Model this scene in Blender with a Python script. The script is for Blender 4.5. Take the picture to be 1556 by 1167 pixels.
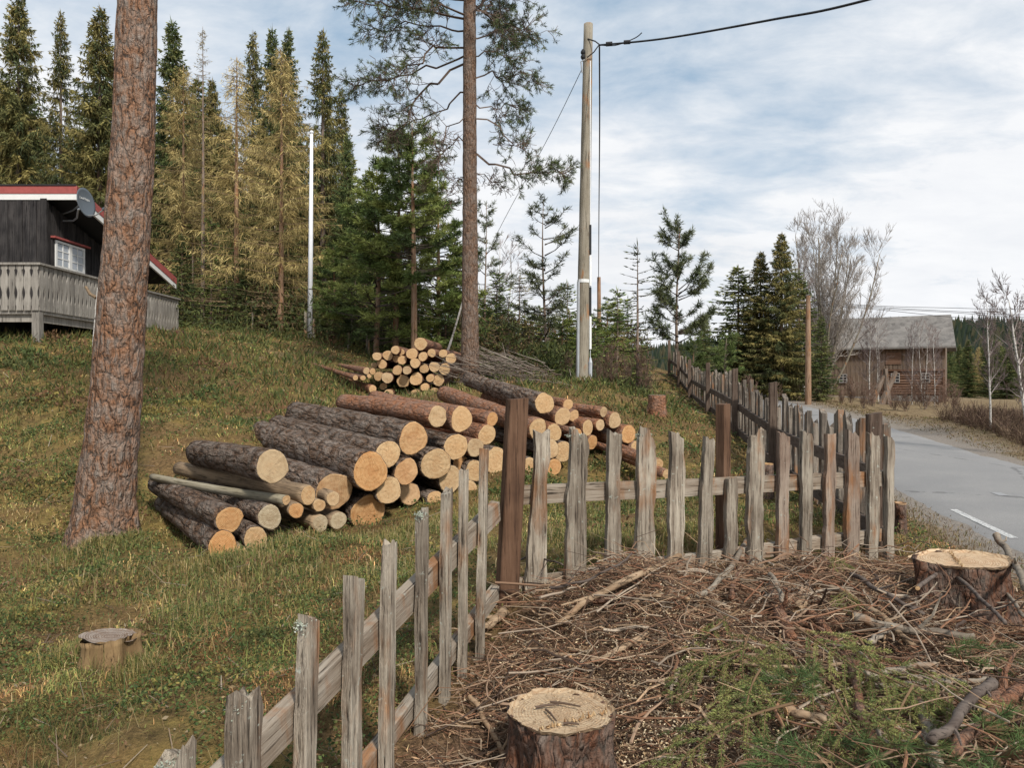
import bpy, math, random
import numpy as np
from mathutils import Vector, Matrix
for o in list(bpy.data.objects): bpy.data.objects.remove(o)
random.seed(7); RNG = np.random.default_rng(7)
scene = bpy.context.scene; COL = scene.collection
# ------------------------------------------------------------ camera, sky, sun, exposure
FPX, CX, CY = 1150.0, 778.0, 583.5            # focal length and centre in photograph pixels
cam = bpy.data.objects.new('camera', bpy.data.cameras.new('camera')); COL.objects.link(cam)
cam.location = (0, 0, 0); cam.rotation_euler = (math.radians(90), 0, 0)
cam.data.sensor_width = 36; cam.data.lens = FPX/1556*36; cam.data.clip_start = 0.05; cam.data.clip_end = 4000
scene.camera = cam
SUN_EL, SUN_AZ = math.radians(44), math.radians(152)   # azimuth clockwise from +Y: behind the camera, to the right
world = bpy.data.worlds.new('World'); scene.world = world; world.use_nodes = True
def build_world():
    nt = world.node_tree; nt.nodes.clear(); N = nt.nodes.new; L = nt.links.new
    out = N('ShaderNodeOutputWorld'); bg = N('ShaderNodeBackground'); bg.inputs[1].default_value = 0.10
    sky = N('ShaderNodeTexSky'); sky.sky_type = 'NISHITA'; sky.sun_disc = False
    sky.sun_elevation = SUN_EL; sky.sun_rotation = SUN_AZ; sky.air_density = 1.0; sky.dust_density = 1.5
    tc = N('ShaderNodeTexCoord'); sp = N('ShaderNodeSeparateXYZ'); L(tc.outputs['Generated'], sp.inputs[0])
    def m(op, a, b=None):
        n = N('ShaderNodeMath'); n.operation = op
        for i, v in enumerate((a, b)):
            if v is None: continue
            if hasattr(v, 'node'): L(v, n.inputs[i])
            else: n.inputs[i].default_value = v
        return n.outputs[0]
    zz = m('ADD', m('MAXIMUM', sp.outputs[2], 0.0), 0.22)      # clouds lie on a flat layer overhead
    cb = N('ShaderNodeCombineXYZ'); L(m('DIVIDE', sp.outputs[0], zz), cb.inputs[0]); L(m('DIVIDE', sp.outputs[1], zz), cb.inputs[1])
    def noise(scale, det, rough, off, dist=0.0):
        mp = N('ShaderNodeMapping'); mp.inputs['Location'].default_value = off; L(cb.outputs[0], mp.inputs[0])
        mp.inputs['Scale'].default_value = (1.0, 1.5, 1.0); mp.inputs['Rotation'].default_value = (0, 0, 0.35)
        n = N('ShaderNodeTexNoise'); n.inputs['Scale'].default_value = scale; n.inputs['Detail'].default_value = det
        n.inputs['Roughness'].default_value = rough; n.inputs['Distortion'].default_value = dist; L(mp.outputs[0], n.inputs['Vector']); return n.outputs[0]
    def ramp(f, stops):
        r = N('ShaderNodeValToRGB'); L(f, r.inputs[0]); e = r.color_ramp.elements
        while len(e) < len(stops): e.new(0.5)
        for q, (p, c) in zip(e, stops): q.position = p; q.color = (*c, 1) if len(c) == 3 else c
        return r.outputs[0]
    def mixc(f, a, b, typ='MIX'):
        n = N('ShaderNodeMix'); n.data_type = 'RGBA'; n.blend_type = typ
        for i, v in ((0, f), (6, a), (7, b)):
            if hasattr(v, 'node'): L(v, n.inputs[i])
            elif i == 0: n.inputs[0].default_value = v
            else: n.inputs[i].default_value = (*v, 1)
        return n.outputs[2]
    big = noise(0.9, 5, 0.55, (1.3, 0.4, 0), 0.3); fine = noise(4.2, 8, 0.62, (5.1, 2.2, 0), 0.25); grey = noise(0.75, 4, 0.5, (8.3, 3.1, 0))
    mask = m('ADD', m('MULTIPLY', big, 0.70), m('MULTIPLY', fine, 0.33))
    low = ramp(sp.outputs[2], [(0.10, (0.95,)*3), (0.42, (0,)*3)])
    cover = ramp(m('ADD', mask, m('MULTIPLY', low, 0.20)), [(0.43, (0.05,)*3), (0.66, (1,)*3)])
    cloud = ramp(grey, [(0.35, (7.7, 7.8, 8.0)), (0.58, (7.3, 7.45, 7.7)), (0.75, (6.3, 6.45, 6.7))])
    cloud = mixc(0.35, cloud, ramp(fine, [(0.3, (6.2, 6.45, 6.9)), (0.65, (8.0, 8.05, 8.1))]))
    blue = mixc(0.65, sky.outputs[0], (3.4, 4.75, 6.0))
    L(mixc(cover, blue, cloud), bg.inputs[0]); L(bg.outputs[0], out.inputs[0])
build_world()
sun = bpy.data.objects.new('sun', bpy.data.lights.new('sun', 'SUN')); COL.objects.link(sun)
sun.data.energy = 3.5; sun.data.angle = math.radians(6); sun.data.color = (1.0, 0.95, 0.87)
sd = Vector((math.sin(SUN_AZ)*math.cos(SUN_EL), math.cos(SUN_AZ)*math.cos(SUN_EL), math.sin(SUN_EL)))
sun.rotation_euler = (-sd).to_track_quat('-Z', 'Y').to_euler(); sun.location = sd*60
vs = scene.view_settings; vs.view_transform = 'Standard'; vs.look = 'None'; vs.gamma = 1; vs.exposure = 0.32; vs.use_curve_mapping = False
scene.render.engine = 'CYCLES'
# ------------------------------------------------------------ helpers
def P(px, py, Y): return np.array([(px-CX)*Y/FPX, Y, (CY-py)*Y/FPX])
def X_at(px, Y): return (px-CX)*Y/FPX
def hash3(i, j, k, s):
    h = (i*374761393 + j*668265263 + k*2147483647 + s*974634541) & 0xffffffff
    h = ((h ^ (h >> 13))*1274126177) & 0xffffffff
    h = ((h ^ (h >> 16))*2246822519) & 0xffffffff
    return ((h ^ (h >> 15)) & 0xffff)/65535.0
def vnoise(p, seed=0):
    p = np.asarray(p, float); f = np.floor(p).astype(np.int64); t = p-f; t = t*t*(3-2*t)
    r = 0
    for a in (0, 1):
        for b in (0, 1):
            for c in (0, 1):
                w = (t[..., 0] if a else 1-t[..., 0])*(t[..., 1] if b else 1-t[..., 1])*(t[..., 2] if c else 1-t[..., 2])
                r = r + w*hash3(f[..., 0]+a, f[..., 1]+b, f[..., 2]+c, seed)
    return r
def fbm(p, seed=0, octv=3):
    p = np.asarray(p, float); s = 0; a = 0.5
    for o in range(octv): s = s + a*vnoise(p*(2**o), seed+o); a *= 0.5
    return s/(1-0.5**octv)
def n2(x, y, sc, seed=0, octv=3):
    return fbm(np.stack([np.asarray(x, float)*sc, np.asarray(y, float)*sc, np.zeros_like(np.asarray(x, float))], -1), seed, octv)
def norm(v): v = np.asarray(v, float); return v/(np.linalg.norm(v, axis=-1, keepdims=True)+1e-9)

class MB:
    """collects vertices, polygons and tints for ONE mesh"""
    def __init__(s): s.V = []; s.T = []; s.Q = []; s.C = []; s.n = 0; s.G = []
    def add(s, V, T=None, Q=None, C=None):
        V = np.asarray(V, float).reshape(-1, 3)
        if T is not None and len(T): s.T.append(np.asarray(T)+s.n)
        if Q is not None and len(Q): s.Q.append(np.asarray(Q)+s.n)
        s.V.append(V)
        if C is None: C = np.ones((len(V), 3))
        C = np.asarray(C, float)
        if C.ndim == 1: C = np.tile(C, (len(V), 1))
        s.C.append(C); s.n += len(V)
    def gon(s, idx): s.G.append(list(idx))
    def box(s, lo, hi, M=None, C=None):
        x0, y0, z0 = lo; x1, y1, z1 = hi
        V = np.array([[x0,y0,z0],[x1,y0,z0],[x1,y1,z0],[x0,y1,z0],[x0,y0,z1],[x1,y0,z1],[x1,y1,z1],[x0,y1,z1]], float)
        if M is not None: V = V@np.array(M)[:3, :3].T+np.array(M)[:3, 3]
        s.add(V, Q=[[0,3,2,1],[4,5,6,7],[0,1,5,4],[1,2,6,5],[2,3,7,6],[3,0,4,7]], C=C)
    def prism(s, poly, off):
        """flat outline (N,3) pushed along off"""
        poly = np.asarray(poly, float); n = len(poly); b = s.n
        s.add(np.vstack([poly, poly+np.asarray(off)]), Q=[[i, (i+1) % n, n+(i+1) % n, n+i] for i in range(n)])
        s.gon([b+i for i in range(n)][::-1]); s.gon([b+n+i for i in range(n)])
    def tube(s, pts, rad, n=6, cap=True, C=None, rough=0.0, seed=0, freq=8.0, squash=1.0):
        pts = np.asarray(pts, float); m = len(pts); rad = np.broadcast_to(np.asarray(rad, float), (m,))
        t = np.gradient(pts, axis=0); t = norm(t)
        ref = np.array([0, 0, 1.0]) if abs(t[0, 2]) < 0.9 else np.array([1.0, 0, 0])
        u = norm(np.cross(t, ref)); w = np.cross(t, u)
        a = np.arange(n)*2*math.pi/n
        ring = u[:, None, :]*np.cos(a)[None, :, None]+w[:, None, :]*np.sin(a)[None, :, None]*squash
        R = rad[:, None]*np.ones((1, n))
        if rough: R = R*(1+rough*(fbm((pts[:, None, :]+ring*rad[:, None, None])*freq, seed, 2)-0.5)*2)
        V = (pts[:, None, :]+ring*R[..., None]).reshape(-1, 3); b = s.n
        i = np.arange(m-1)[:, None]*n; j = np.arange(n)[None, :]; j2 = (np.arange(n)[None, :]+1) % n
        Q = np.stack([i+j, i+j2, i+n+j2, i+n+j], -1).reshape(-1, 4)
        s.add(V, Q=Q, C=C)
        if cap: s.gon([b+k for k in range(n)][::-1]); s.gon([b+(m-1)*n+k for k in range(n)])
    def slivers(s, A, B, W, side=None, C=None, mid=0.45, taper=0.25):
        """many thin leaf-like quads from A to B, widest in the middle: 2 triangles each (diamond)"""
        A = np.asarray(A, float); B = np.asarray(B, float); N_ = len(A)
        if N_ == 0: return
        d = B-A
        if side is None: side = RNG.normal(size=A.shape)
        sv = norm(np.cross(d, side))*(np.broadcast_to(np.asarray(W, float), (N_,))*0.5)[:, None]
        M_ = A+d*mid
        V = np.stack([A, M_+sv, B, M_-sv], 1).reshape(-1, 3)
        Q = (np.arange(N_)[:, None]*4+np.arange(4)[None, :])
        CC = None
        if C is not None:
            C = np.asarray(C, float); C = np.broadcast_to(C, (N_, 3)) if C.ndim == 1 else C; CC = np.repeat(C, 4, 0)
        s.add(V, Q=Q, C=CC)
    def sticks(s, A, B, R0, R1, C=None):
        """many thin 3-sided tapered sticks"""
        A = np.asarray(A, float); B = np.asarray(B, float); N_ = len(A)
        if N_ == 0: return
        d = norm(B-A); u = norm(np.cross(d, np.array([0.31, 0.83, 0.47]))); w = np.cross(d, u); R0 = np.broadcast_to(R0, (N_,)); R1 = np.broadcast_to(R1, (N_,))
        V = []
        for base, R in ((A, R0), (B, R1)):
            for k in range(3):
                a = k*2*math.pi/3; V.append(base+(u*math.cos(a)+w*math.sin(a))*R[:, None])
        V = np.stack(V, 1).reshape(-1, 3); o = np.arange(N_)[:, None]*6
        Q = np.concatenate([o+np.array([[k, (k+1) % 3, 3+(k+1) % 3, 3+k]]) for k in range(3)])
        CC = None
        if C is not None:
            C = np.asarray(C, float); C = np.broadcast_to(C, (N_, 3)) if C.ndim == 1 else C; CC = np.repeat(C, 6, 0)
        s.add(V, Q=Q, T=o+np.array([[3, 4, 5]]), C=CC)
    def blades(s, Pt, H, W, az, lean, C):
        """grass blades, 5 points each, bent over by lean"""
        N_ = len(Pt); d = np.stack([np.cos(az), np.sin(az), np.zeros(N_)], -1); sd_ = np.stack([-np.sin(az), np.cos(az), np.zeros(N_)], -1)
        tw = RNG.uniform(-1, 1, N_)[:, None]; sd_ = norm(sd_+d*tw)
        up = np.array([0, 0, 1.0]); H = H[:, None]; W = W[:, None]; l = lean[:, None]
        mid = Pt+up*H*0.6*(1-0.25*l)+d*H*l*0.28; tip = Pt+up*H*(1-0.55*l)+d*H*l*0.95
        V = np.stack([Pt-sd_*W*.5, Pt+sd_*W*.5, mid+sd_*W*.42, mid-sd_*W*.42, tip], 1).reshape(-1, 3)
        o = np.arange(N_)[:, None]*5
        s.add(V, Q=o+np.array([[0, 1, 2, 3]]), T=o+np.array([[3, 2, 4]]), C=np.repeat(C, 5, 0))
    def mesh(s, name='m', smooth=False):
        V = np.concatenate(s.V) if s.V else np.zeros((0, 3)); me = bpy.data.meshes.new(name)
        loops = []; starts = []; tot = 0
        for arr, k in ((s.T, 3), (s.Q, 4)):
            if arr:
                a = np.concatenate(arr); loops.append(a.reshape(-1)); starts.append(tot+np.arange(len(a))*k); tot += a.size
        for g in s.G:
            loops.append(np.array(g)); starts.append(np.array([tot])); tot += len(g)
        loops = np.concatenate(loops).astype(np.int32); starts = np.concatenate(starts).astype(np.int32)
        me.vertices.add(len(V)); me.vertices.foreach_set('co', V.astype(np.float32).ravel())
        me.loops.add(len(loops)); me.loops.foreach_set('vertex_index', loops)
        me.polygons.add(len(starts)); me.polygons.foreach_set('loop_start', starts)
        me.polygons.foreach_set('use_smooth', np.full(len(starts), bool(smooth)))
        at = me.color_attributes.new('tint', 'FLOAT_COLOR', 'POINT')
        c = np.ones((len(V), 4), np.float32); c[:, :3] = np.concatenate(s.C); at.data.foreach_set('color', c.ravel())
        me.update(calc_edges=True); me.validate(); return me

def link(name, data, mat=None, parent=None, loc=None):
    o = bpy.data.objects.new(name, data); COL.objects.link(o)
    if mat is not None and data is not None and len(data.materials) == 0: data.materials.append(mat)
    if parent is not None: o.parent = parent
    if loc is not None: o.location = loc
    return o
def obj(name, mb, mat, parent=None, smooth=False, loc=None): return link(name, mb.mesh(name, smooth), mat, parent, loc)
def tag(o, label, cat, group=None):
    o['label'] = label; o['category'] = cat
    if group: o['group'] = group
    return o
def thing(name, label, cat, loc=(0, 0, 0), group=None):
    return tag(link(name, None, loc=tuple(loc)), label, cat, group)
def kind(o, k, label=None):
    o['kind'] = k
    if label: o['label'] = label
    return o
# ------------------------------------------------------------ materials
class NT:
    def __init__(s, name):
        s.m = bpy.data.materials.new(name); s.m.use_nodes = True; s.t = s.m.node_tree; s.t.nodes.clear()
        s.out = s.n('ShaderNodeOutputMaterial'); s.tc = s.n('ShaderNodeTexCoord'); s.oi = s.n('ShaderNodeObjectInfo')
    def n(s, t): return s.t.nodes.new(t)
    def l(s, a, b): s.t.links.new(a, b)
    def put(s, v, sock):
        if hasattr(v, 'node'): s.l(v, sock)
        elif isinstance(v, (tuple, list)) and len(v) == 3 and sock.type == 'RGBA': sock.default_value = (*v, 1)
        else: sock.default_value = v
    def vec(s, scale=(1, 1, 1), src='Object', rnd=True):
        mp = s.n('ShaderNodeMapping'); s.l(s.tc.outputs[src], mp.inputs[0]); mp.inputs['Scale'].default_value = scale
        if rnd and src == 'Object':
            cb = s.n('ShaderNodeCombineXYZ'); r = s.math('MULTIPLY', s.oi.outputs['Random'], 37.0)
            for k in range(3): s.l(r, cb.inputs[k])
            s.l(cb.outputs[0], mp.inputs['Location'])
        return mp.outputs[0]
    def noise(s, vec, scale=5, detail=4, rough=0.55, dist=0.0):
        n = s.n('ShaderNodeTexNoise'); s.l(vec, n.inputs['Vector'])
        for k, v in (('Scale', scale), ('Detail', detail), ('Roughness', rough), ('Distortion', dist)): n.inputs[k].default_value = v
        return n.outputs[0]
    def voro(s, vec, scale=5, feat='DISTANCE_TO_EDGE', rand=1.0, out='Distance'):
        n = s.n('ShaderNodeTexVoronoi'); n.feature = feat; s.l(vec, n.inputs['Vector']); n.inputs['Scale'].default_value = scale; n.inputs['Randomness'].default_value = rand
        return n.outputs[out]
    def math(s, op, a, b=None, clamp=False):
        n = s.n('ShaderNodeMath'); n.operation = op; n.use_clamp = clamp; s.put(a, n.inputs[0])
        if b is not None: s.put(b, n.inputs[1])
        return n.outputs[0]
    def ramp(s, f, stops, interp='LINEAR'):
        r = s.n('ShaderNodeValToRGB'); s.put(f, r.inputs[0]); e = r.color_ramp.elements; r.color_ramp.interpolation = interp
        while len(e) < len(stops): e.new(0.5)
        for q, (p, c) in zip(e, stops):
            q.position = p; q.color = (*c, 1) if isinstance(c, (tuple, list)) else (c, c, c, 1)
        return r.outputs[0]
    def mix(s, f, a, b, typ='MIX'):
        n = s.n('ShaderNodeMix'); n.data_type = 'RGBA'; n.blend_type = typ
        s.put(f, n.inputs[0]); s.put(a, n.inputs[6]); s.put(b, n.inputs[7]); return n.outputs[2]
    def attr(s, name):
        a = s.n('ShaderNodeAttribute'); a.attribute_name = name; return a.outputs['Color']
    def fin(s, color, rough=0.85, bump=None, dist=0.01, strength=1.0, spec=0.25, metal=0.0, transl=0.0):
        b = s.n('ShaderNodeBsdfPrincipled'); s.put(color, b.inputs['Base Color']); s.put(rough, b.inputs['Roughness'])
        b.inputs['Specular IOR Level'].default_value = spec; b.inputs['Metallic'].default_value = metal
        if bump is not None:
            bn = s.n('ShaderNodeBump'); s.put(bump, bn.inputs['Height']); bn.inputs['Distance'].default_value = dist; bn.inputs['Strength'].default_value = strength; s.l(bn.outputs[0], b.inputs['Normal'])
        sh = b.outputs[0]
        if transl:
            t = s.n('ShaderNodeBsdfTranslucent'); s.put(color, t.inputs[0]); mx = s.n('ShaderNodeMixShader'); mx.inputs[0].default_value = transl
            s.l(sh, mx.inputs[1]); s.l(t.outputs[0], mx.inputs[2]); sh = mx.outputs[0]
        s.l(sh, s.out.inputs[0]); return s.m
    def vary(s, col, amt=0.25):
        v = s.math('ADD', s.math('MULTIPLY', s.oi.outputs['Random'], amt), 1-amt*0.5)
        cb = s.n('ShaderNodeCombineXYZ'); [s.l(v, cb.inputs[k]) for k in range(3)]
        return s.mix(1.0, col, cb.outputs[0], 'MULTIPLY')

def m_plain(name, col, rough=0.7, metal=0.0, nz=0.15, scale=8):
    t = NT(name); f = t.noise(t.vec(), scale, 5, 0.6); c = t.ramp(f, [(0.25, tuple(x*(1-nz) for x in col)), (0.75, tuple(min(1, x*(1+nz)) for x in col))])
    return t.fin(c, rough, f, 0.002, 0.5, metal=metal)
def m_tint(name, rough=0.85, transl=0.0, vary=0.3, spec=0.2):
    t = NT(name); return t.fin(t.vary(t.attr('tint'), vary), rough, spec=spec, transl=transl)
def m_pinebark(name, plates=(11, 11, 3.2), cols=None, bump=0.035, rnd=True):
    cols = cols or [(0.0, (0.045, 0.033, 0.026)), (0.10, (0.285, 0.145, 0.08)), (0.3, (0.21, 0.165, 0.135)), (0.75, (0.29, 0.25, 0.215))]
    t = NT(name); v = t.vec((1, 1, 1), rnd=rnd); wob = t.noise(v, 7, 4, 0.6)
    v2 = t.n('ShaderNodeMapping'); t.l(v, v2.inputs[0]); v2.inputs['Scale'].default_value = plates
    va = t.n('ShaderNodeVectorMath'); va.operation = 'ADD'; nz = t.n('ShaderNodeTexNoise'); t.l(v, nz.inputs['Vector']); nz.inputs['Scale'].default_value = 9; nz.inputs['Detail'].default_value = 4
    vm = t.n('ShaderNodeVectorMath'); vm.operation = 'SCALE'; vm.inputs['Scale'].default_value = 0.75; t.l(nz.outputs['Color'], vm.inputs[0])
    t.l(v2.outputs[0], va.inputs[0]); t.l(vm.outputs[0], va.inputs[1])
    e = t.voro(va.outputs[0], 1.0); e2 = t.voro(va.outputs[0], 2.7)
    cell = t.voro(va.outputs[0], 2.7, 'F1', out='Color'); sep = t.n('ShaderNodeSeparateColor'); t.l(cell, sep.inputs[0])
    fine = t.noise(v, 38, 5, 0.65)
    h = t.math('ADD', t.math('MULTIPLY', t.math('MINIMUM', e, 0.35), 1.8), t.math('ADD', t.math('MULTIPLY', t.math('MINIMUM', e2, 0.2), 0.9), t.math('MULTIPLY', fine, 0.35)))
    c = t.ramp(t.math('ADD', t.math('MULTIPLY', e, 0.9), t.math('MULTIPLY', t.math('SUBTRACT', fine, 0.5), 0.25)), cols)
    c = t.mix(t.ramp(sep.outputs[0], [(0.4, 0.0), (0.95, 0.55)]), c, cols[1][1], 'MIX')
    c = t.mix(t.ramp(wob, [(0.42, 0.0), (0.62, 0.55)]), c, cols[3][1])
    c = t.mix(t.ramp(fine, [(0.3, 0.45), (0.6, 0.0)]), c, cols[0][1])
    return t.fin(t.vary(c, 0.2), 0.9, h, bump, 1.0, spec=0.15)
def m_endgrain(name, pale, dark, heart):
    """sawn log end; rings lie round the local Y axis"""
    t = NT(name); v = t.tc.outputs['Object']; wv = t.vec((1, 1, 1)); w = t.noise(wv, 5, 3, 0.5)
    sp = t.n('ShaderNodeSeparateXYZ'); t.l(v, sp.inputs[0])
    r = t.math('SQRT', t.math('ADD', t.math('POWER', sp.outputs[0], 2.0), t.math('POWER', sp.outputs[2], 2.0)))
    r = t.math('ADD', r, t.math('MULTIPLY', t.math('SUBTRACT', w, 0.5), 0.05))
    ring = t.math('SINE', t.math('MULTIPLY', r, 520.0)); ring2 = t.math('SINE', t.math('MULTIPLY', r, 150.0))
    saw = t.noise(t.vec((4, 4, 60)), 3.0, 3, 0.6); blotch = t.noise(wv, 9, 5, 0.6)
    f = t.math('ADD', t.math('ADD', t.math('MULTIPLY', ring, 0.10), t.math('MULTIPLY', ring2, 0.05)), t.math('ADD', t.math('MULTIPLY', saw, 0.5), t.math('MULTIPLY', blotch, 0.5)))
    c = t.ramp(f, [(0.36, dark), (0.58, pale)])
    c = t.mix(t.ramp(r, [(0.0, 0.35), (0.06, 0.18), (0.11, 0.0)]), c, heart)
    ang = t.math('ARCTAN2', sp.outputs[0], sp.outputs[2]); cr = t.n('ShaderNodeCombineXYZ'); t.l(ang, cr.inputs[0]); t.l(t.math('MULTIPLY', r, 3.0), cr.inputs[1]); t.l(t.math('MULTIPLY', t.oi.outputs['Random'], 50.0), cr.inputs[2])
    crack = t.noise(cr.outputs[0], 2.6, 2, 0.5)
    c = t.mix(t.ramp(crack, [(0.488, 0.0), (0.5, 0.75), (0.512, 0.0)]), c, (0.16, 0.08, 0.03))
    c = t.mix(t.ramp(t.oi.outputs['Random'], [(0.0, 0.0), (0.6, 0.0), (1.0, 0.45)]), c, dark)
    rf = t.math('FRACT', t.math('MULTIPLY', t.oi.outputs['Random'], 7.31)); c = t.mix(t.ramp(rf, [(0.0, 0.5), (0.35, 0.0), (1.0, 0.0)]), c, t.ramp(blotch, [(0.35, (0.26, 0.19, 0.12)), (0.65, (0.52, 0.42, 0.28))]))
    c = t.mix(t.ramp(blotch, [(0.58, 0.0), (0.72, 0.5)]), c, dark)
    return t.fin(t.vary(c, 0.25), 0.75, f, 0.006, 0.9, spec=0.2)
def m_grain(name, cols, axis=2, lichen=0.0, orange=0.0, sc=1.0, bump=0.004, grainy=1.0, rough=0.85):
    """weathered board: grain runs along the local axis"""
    t = NT(name); s = [26*sc, 26*sc, 26*sc]; s[axis] = 1.3*sc; v = t.vec(tuple(s)); wv = t.vec()
    g = t.noise(v, 1.0, 6, 0.68, 0.4); g2 = t.noise(v, 3.1, 4, 0.7); b = t.noise(wv, 3.2*sc, 4, 0.55)
    f = t.math('ADD', t.math('MULTIPLY', g, 0.55*grainy), t.math('ADD', t.math('MULTIPLY', g2, 0.3*grainy), t.math('MULTIPLY', b, 0.45)))
    c = t.ramp(f, [(0.43, cols[0]), (0.58, cols[1]), (0.76, cols[2])])
    c = t.mix(t.ramp(g2, [(0.34, 0.9), (0.44, 0.0)]), c, tuple(x*0.35 for x in cols[0]))
    if orange: c = t.mix(t.ramp(t.noise(t.vec((5, 5, 1.6)), 1.3, 4, 0.6), [(0.56-orange*0.1, 0.0), (0.70-orange*0.1, 0.85)]), c, t.ramp(g, [(0.3, (0.14, 0.06, 0.025)), (0.7, (0.36, 0.17, 0.07))]))
    if lichen: c = t.mix(t.ramp(t.noise(wv, 26*sc, 5, 0.7), [(0.66-lichen*0.1, 0.0), (0.72-lichen*0.1, 0.8)]), c, (0.40, 0.42, 0.36))
    h = t.math('ADD', t.math('MULTIPLY', g, 0.7), g2)
    return t.fin(t.vary(c, 0.3), rough, h, bump, 1.0, spec=0.15)

MAT = {}
MAT['trunk'] = m_pinebark('pine_bark_plates', (13, 13, 4.2), bump=0.05)
MAT['logbark'] = m_pinebark('log_bark', (14, 3.2, 14), [(0.0, (0.03, 0.024, 0.02)), (0.10, (0.17, 0.10, 0.062)), (0.3, (0.215, 0.17, 0.138)), (0.75, (0.33, 0.28, 0.24))], 0.06)
MAT['redbark'] = m_pinebark('log_bark_red', (18, 7, 18), [(0.0, (0.06, 0.035, 0.025)), (0.10, (0.30, 0.13, 0.065)), (0.3, (0.25, 0.135, 0.085)), (0.75, (0.24, 0.17, 0.135))], 0.015)
MAT['palebark'] = m_grain('pale_stripped_bark', [(0.09, 0.062, 0.04), (0.19, 0.135, 0.088), (0.33, 0.235, 0.145)], 1, bump=0.006)
MAT['alderbark'] = m_grain('grey_green_bark', [(0.10, 0.085, 0.055), (0.19, 0.165, 0.115), (0.27, 0.24, 0.18)], 1, bump=0.004)
MAT['end'] = m_endgrain('sawn_end', (0.56, 0.40, 0.225), (0.43, 0.255, 0.12), (0.42, 0.22, 0.095))
MAT['endorange'] = m_endgrain('sawn_end_orange', (0.56, 0.34, 0.16), (0.40, 0.19, 0.07), (0.36, 0.145, 0.05))
MAT['endgrey'] = m_endgrain('sawn_end_grey', (0.50, 0.42, 0.29), (0.34, 0.26, 0.16), (0.30, 0.19, 0.10))
MAT['picket'] = m_grain('weathered_grey_picket', [(0.055, 0.041, 0.031), (0.19, 0.152, 0.115), (0.42, 0.365, 0.29)], 2, 0.4, 0.12, bump=0.016)
MAT['picketbark'] = m_grain('picket_with_bark', [(0.085, 0.055, 0.04), (0.20, 0.14, 0.105), (0.36, 0.29, 0.23)], 2, 0.2, 0.6, bump=0.016)
MAT['rail'] = m_grain('weathered_rail', [(0.10, 0.075, 0.055), (0.22, 0.17, 0.125), (0.36, 0.31, 0.25)], 0, 0.1, 0.2, bump=0.004)
MAT['brownpost'] = m_grain('brown_stained_post', [(0.055, 0.03, 0.019), (0.115, 0.064, 0.039), (0.19, 0.115, 0.075)], 2, 0.0, 0.0, bump=0.003, grainy=0.8)
MAT['darkpost'] = m_grain('dark_brown_post', [(0.04, 0.027, 0.02), (0.085, 0.058, 0.043), (0.15, 0.11, 0.085)], 2, 0.1, 0.0, bump=0.004)
MAT['darkrail'] = m_grain('dark_brown_rail', [(0.045, 0.030, 0.024), (0.085, 0.062, 0.05), (0.14, 0.11, 0.09)], 1, 0.0, 0.0, bump=0.003)
MAT['roadpicket'] = m_grain('dark_lichened_picket', [(0.035, 0.028, 0.023), (0.095, 0.078, 0.064), (0.25, 0.21, 0.17)], 2, 0.5, 0.05, bump=0.004)
MAT['pole'] = m_grain('grey_pole_wood', [(0.10, 0.085, 0.065), (0.19, 0.165, 0.125), (0.27, 0.24, 0.19)], 2, 0.0, 0.12, sc=0.6, bump=0.004)
MAT['needle'] = m_tint('conifer_needles', 0.8, 0.18, 0.35)
MAT['bare'] = m_tint('bare_twigs', 0.9, 0.0, 0.2)
MAT['grassm'] = m_tint('grass_blades', 0.75, 0.22, 0.0)
MAT['litterm'] = m_tint('dry_litter', 0.85, 0.0, 0.0)
MAT['greybark'] = m_grain('grey_conifer_bark', [(0.06, 0.045, 0.035), (0.14, 0.105, 0.08), (0.23, 0.18, 0.145)], 2, 0.1, 0.1, sc=0.5, bump=0.01)
MAT['orangebark'] = m_grain('orange_pine_bark', [(0.10, 0.055, 0.032), (0.21, 0.125, 0.075), (0.30, 0.20, 0.135)], 2, 0.0, 0.3, sc=0.5, bump=0.01)
def m_birch():
    t = NT('birch_bark'); v = t.vec((6, 6, 14)); f = t.noise(v, 2.0, 4, 0.6); c = t.ramp(f, [(0.36, (0.07, 0.06, 0.055)), (0.45, (0.45, 0.42, 0.38)), (0.7, (0.62, 0.59, 0.55))]); return t.fin(c, 0.8, f, 0.004)
MAT['birch'] = m_birch()
exec_order = 'structure follows'
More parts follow.
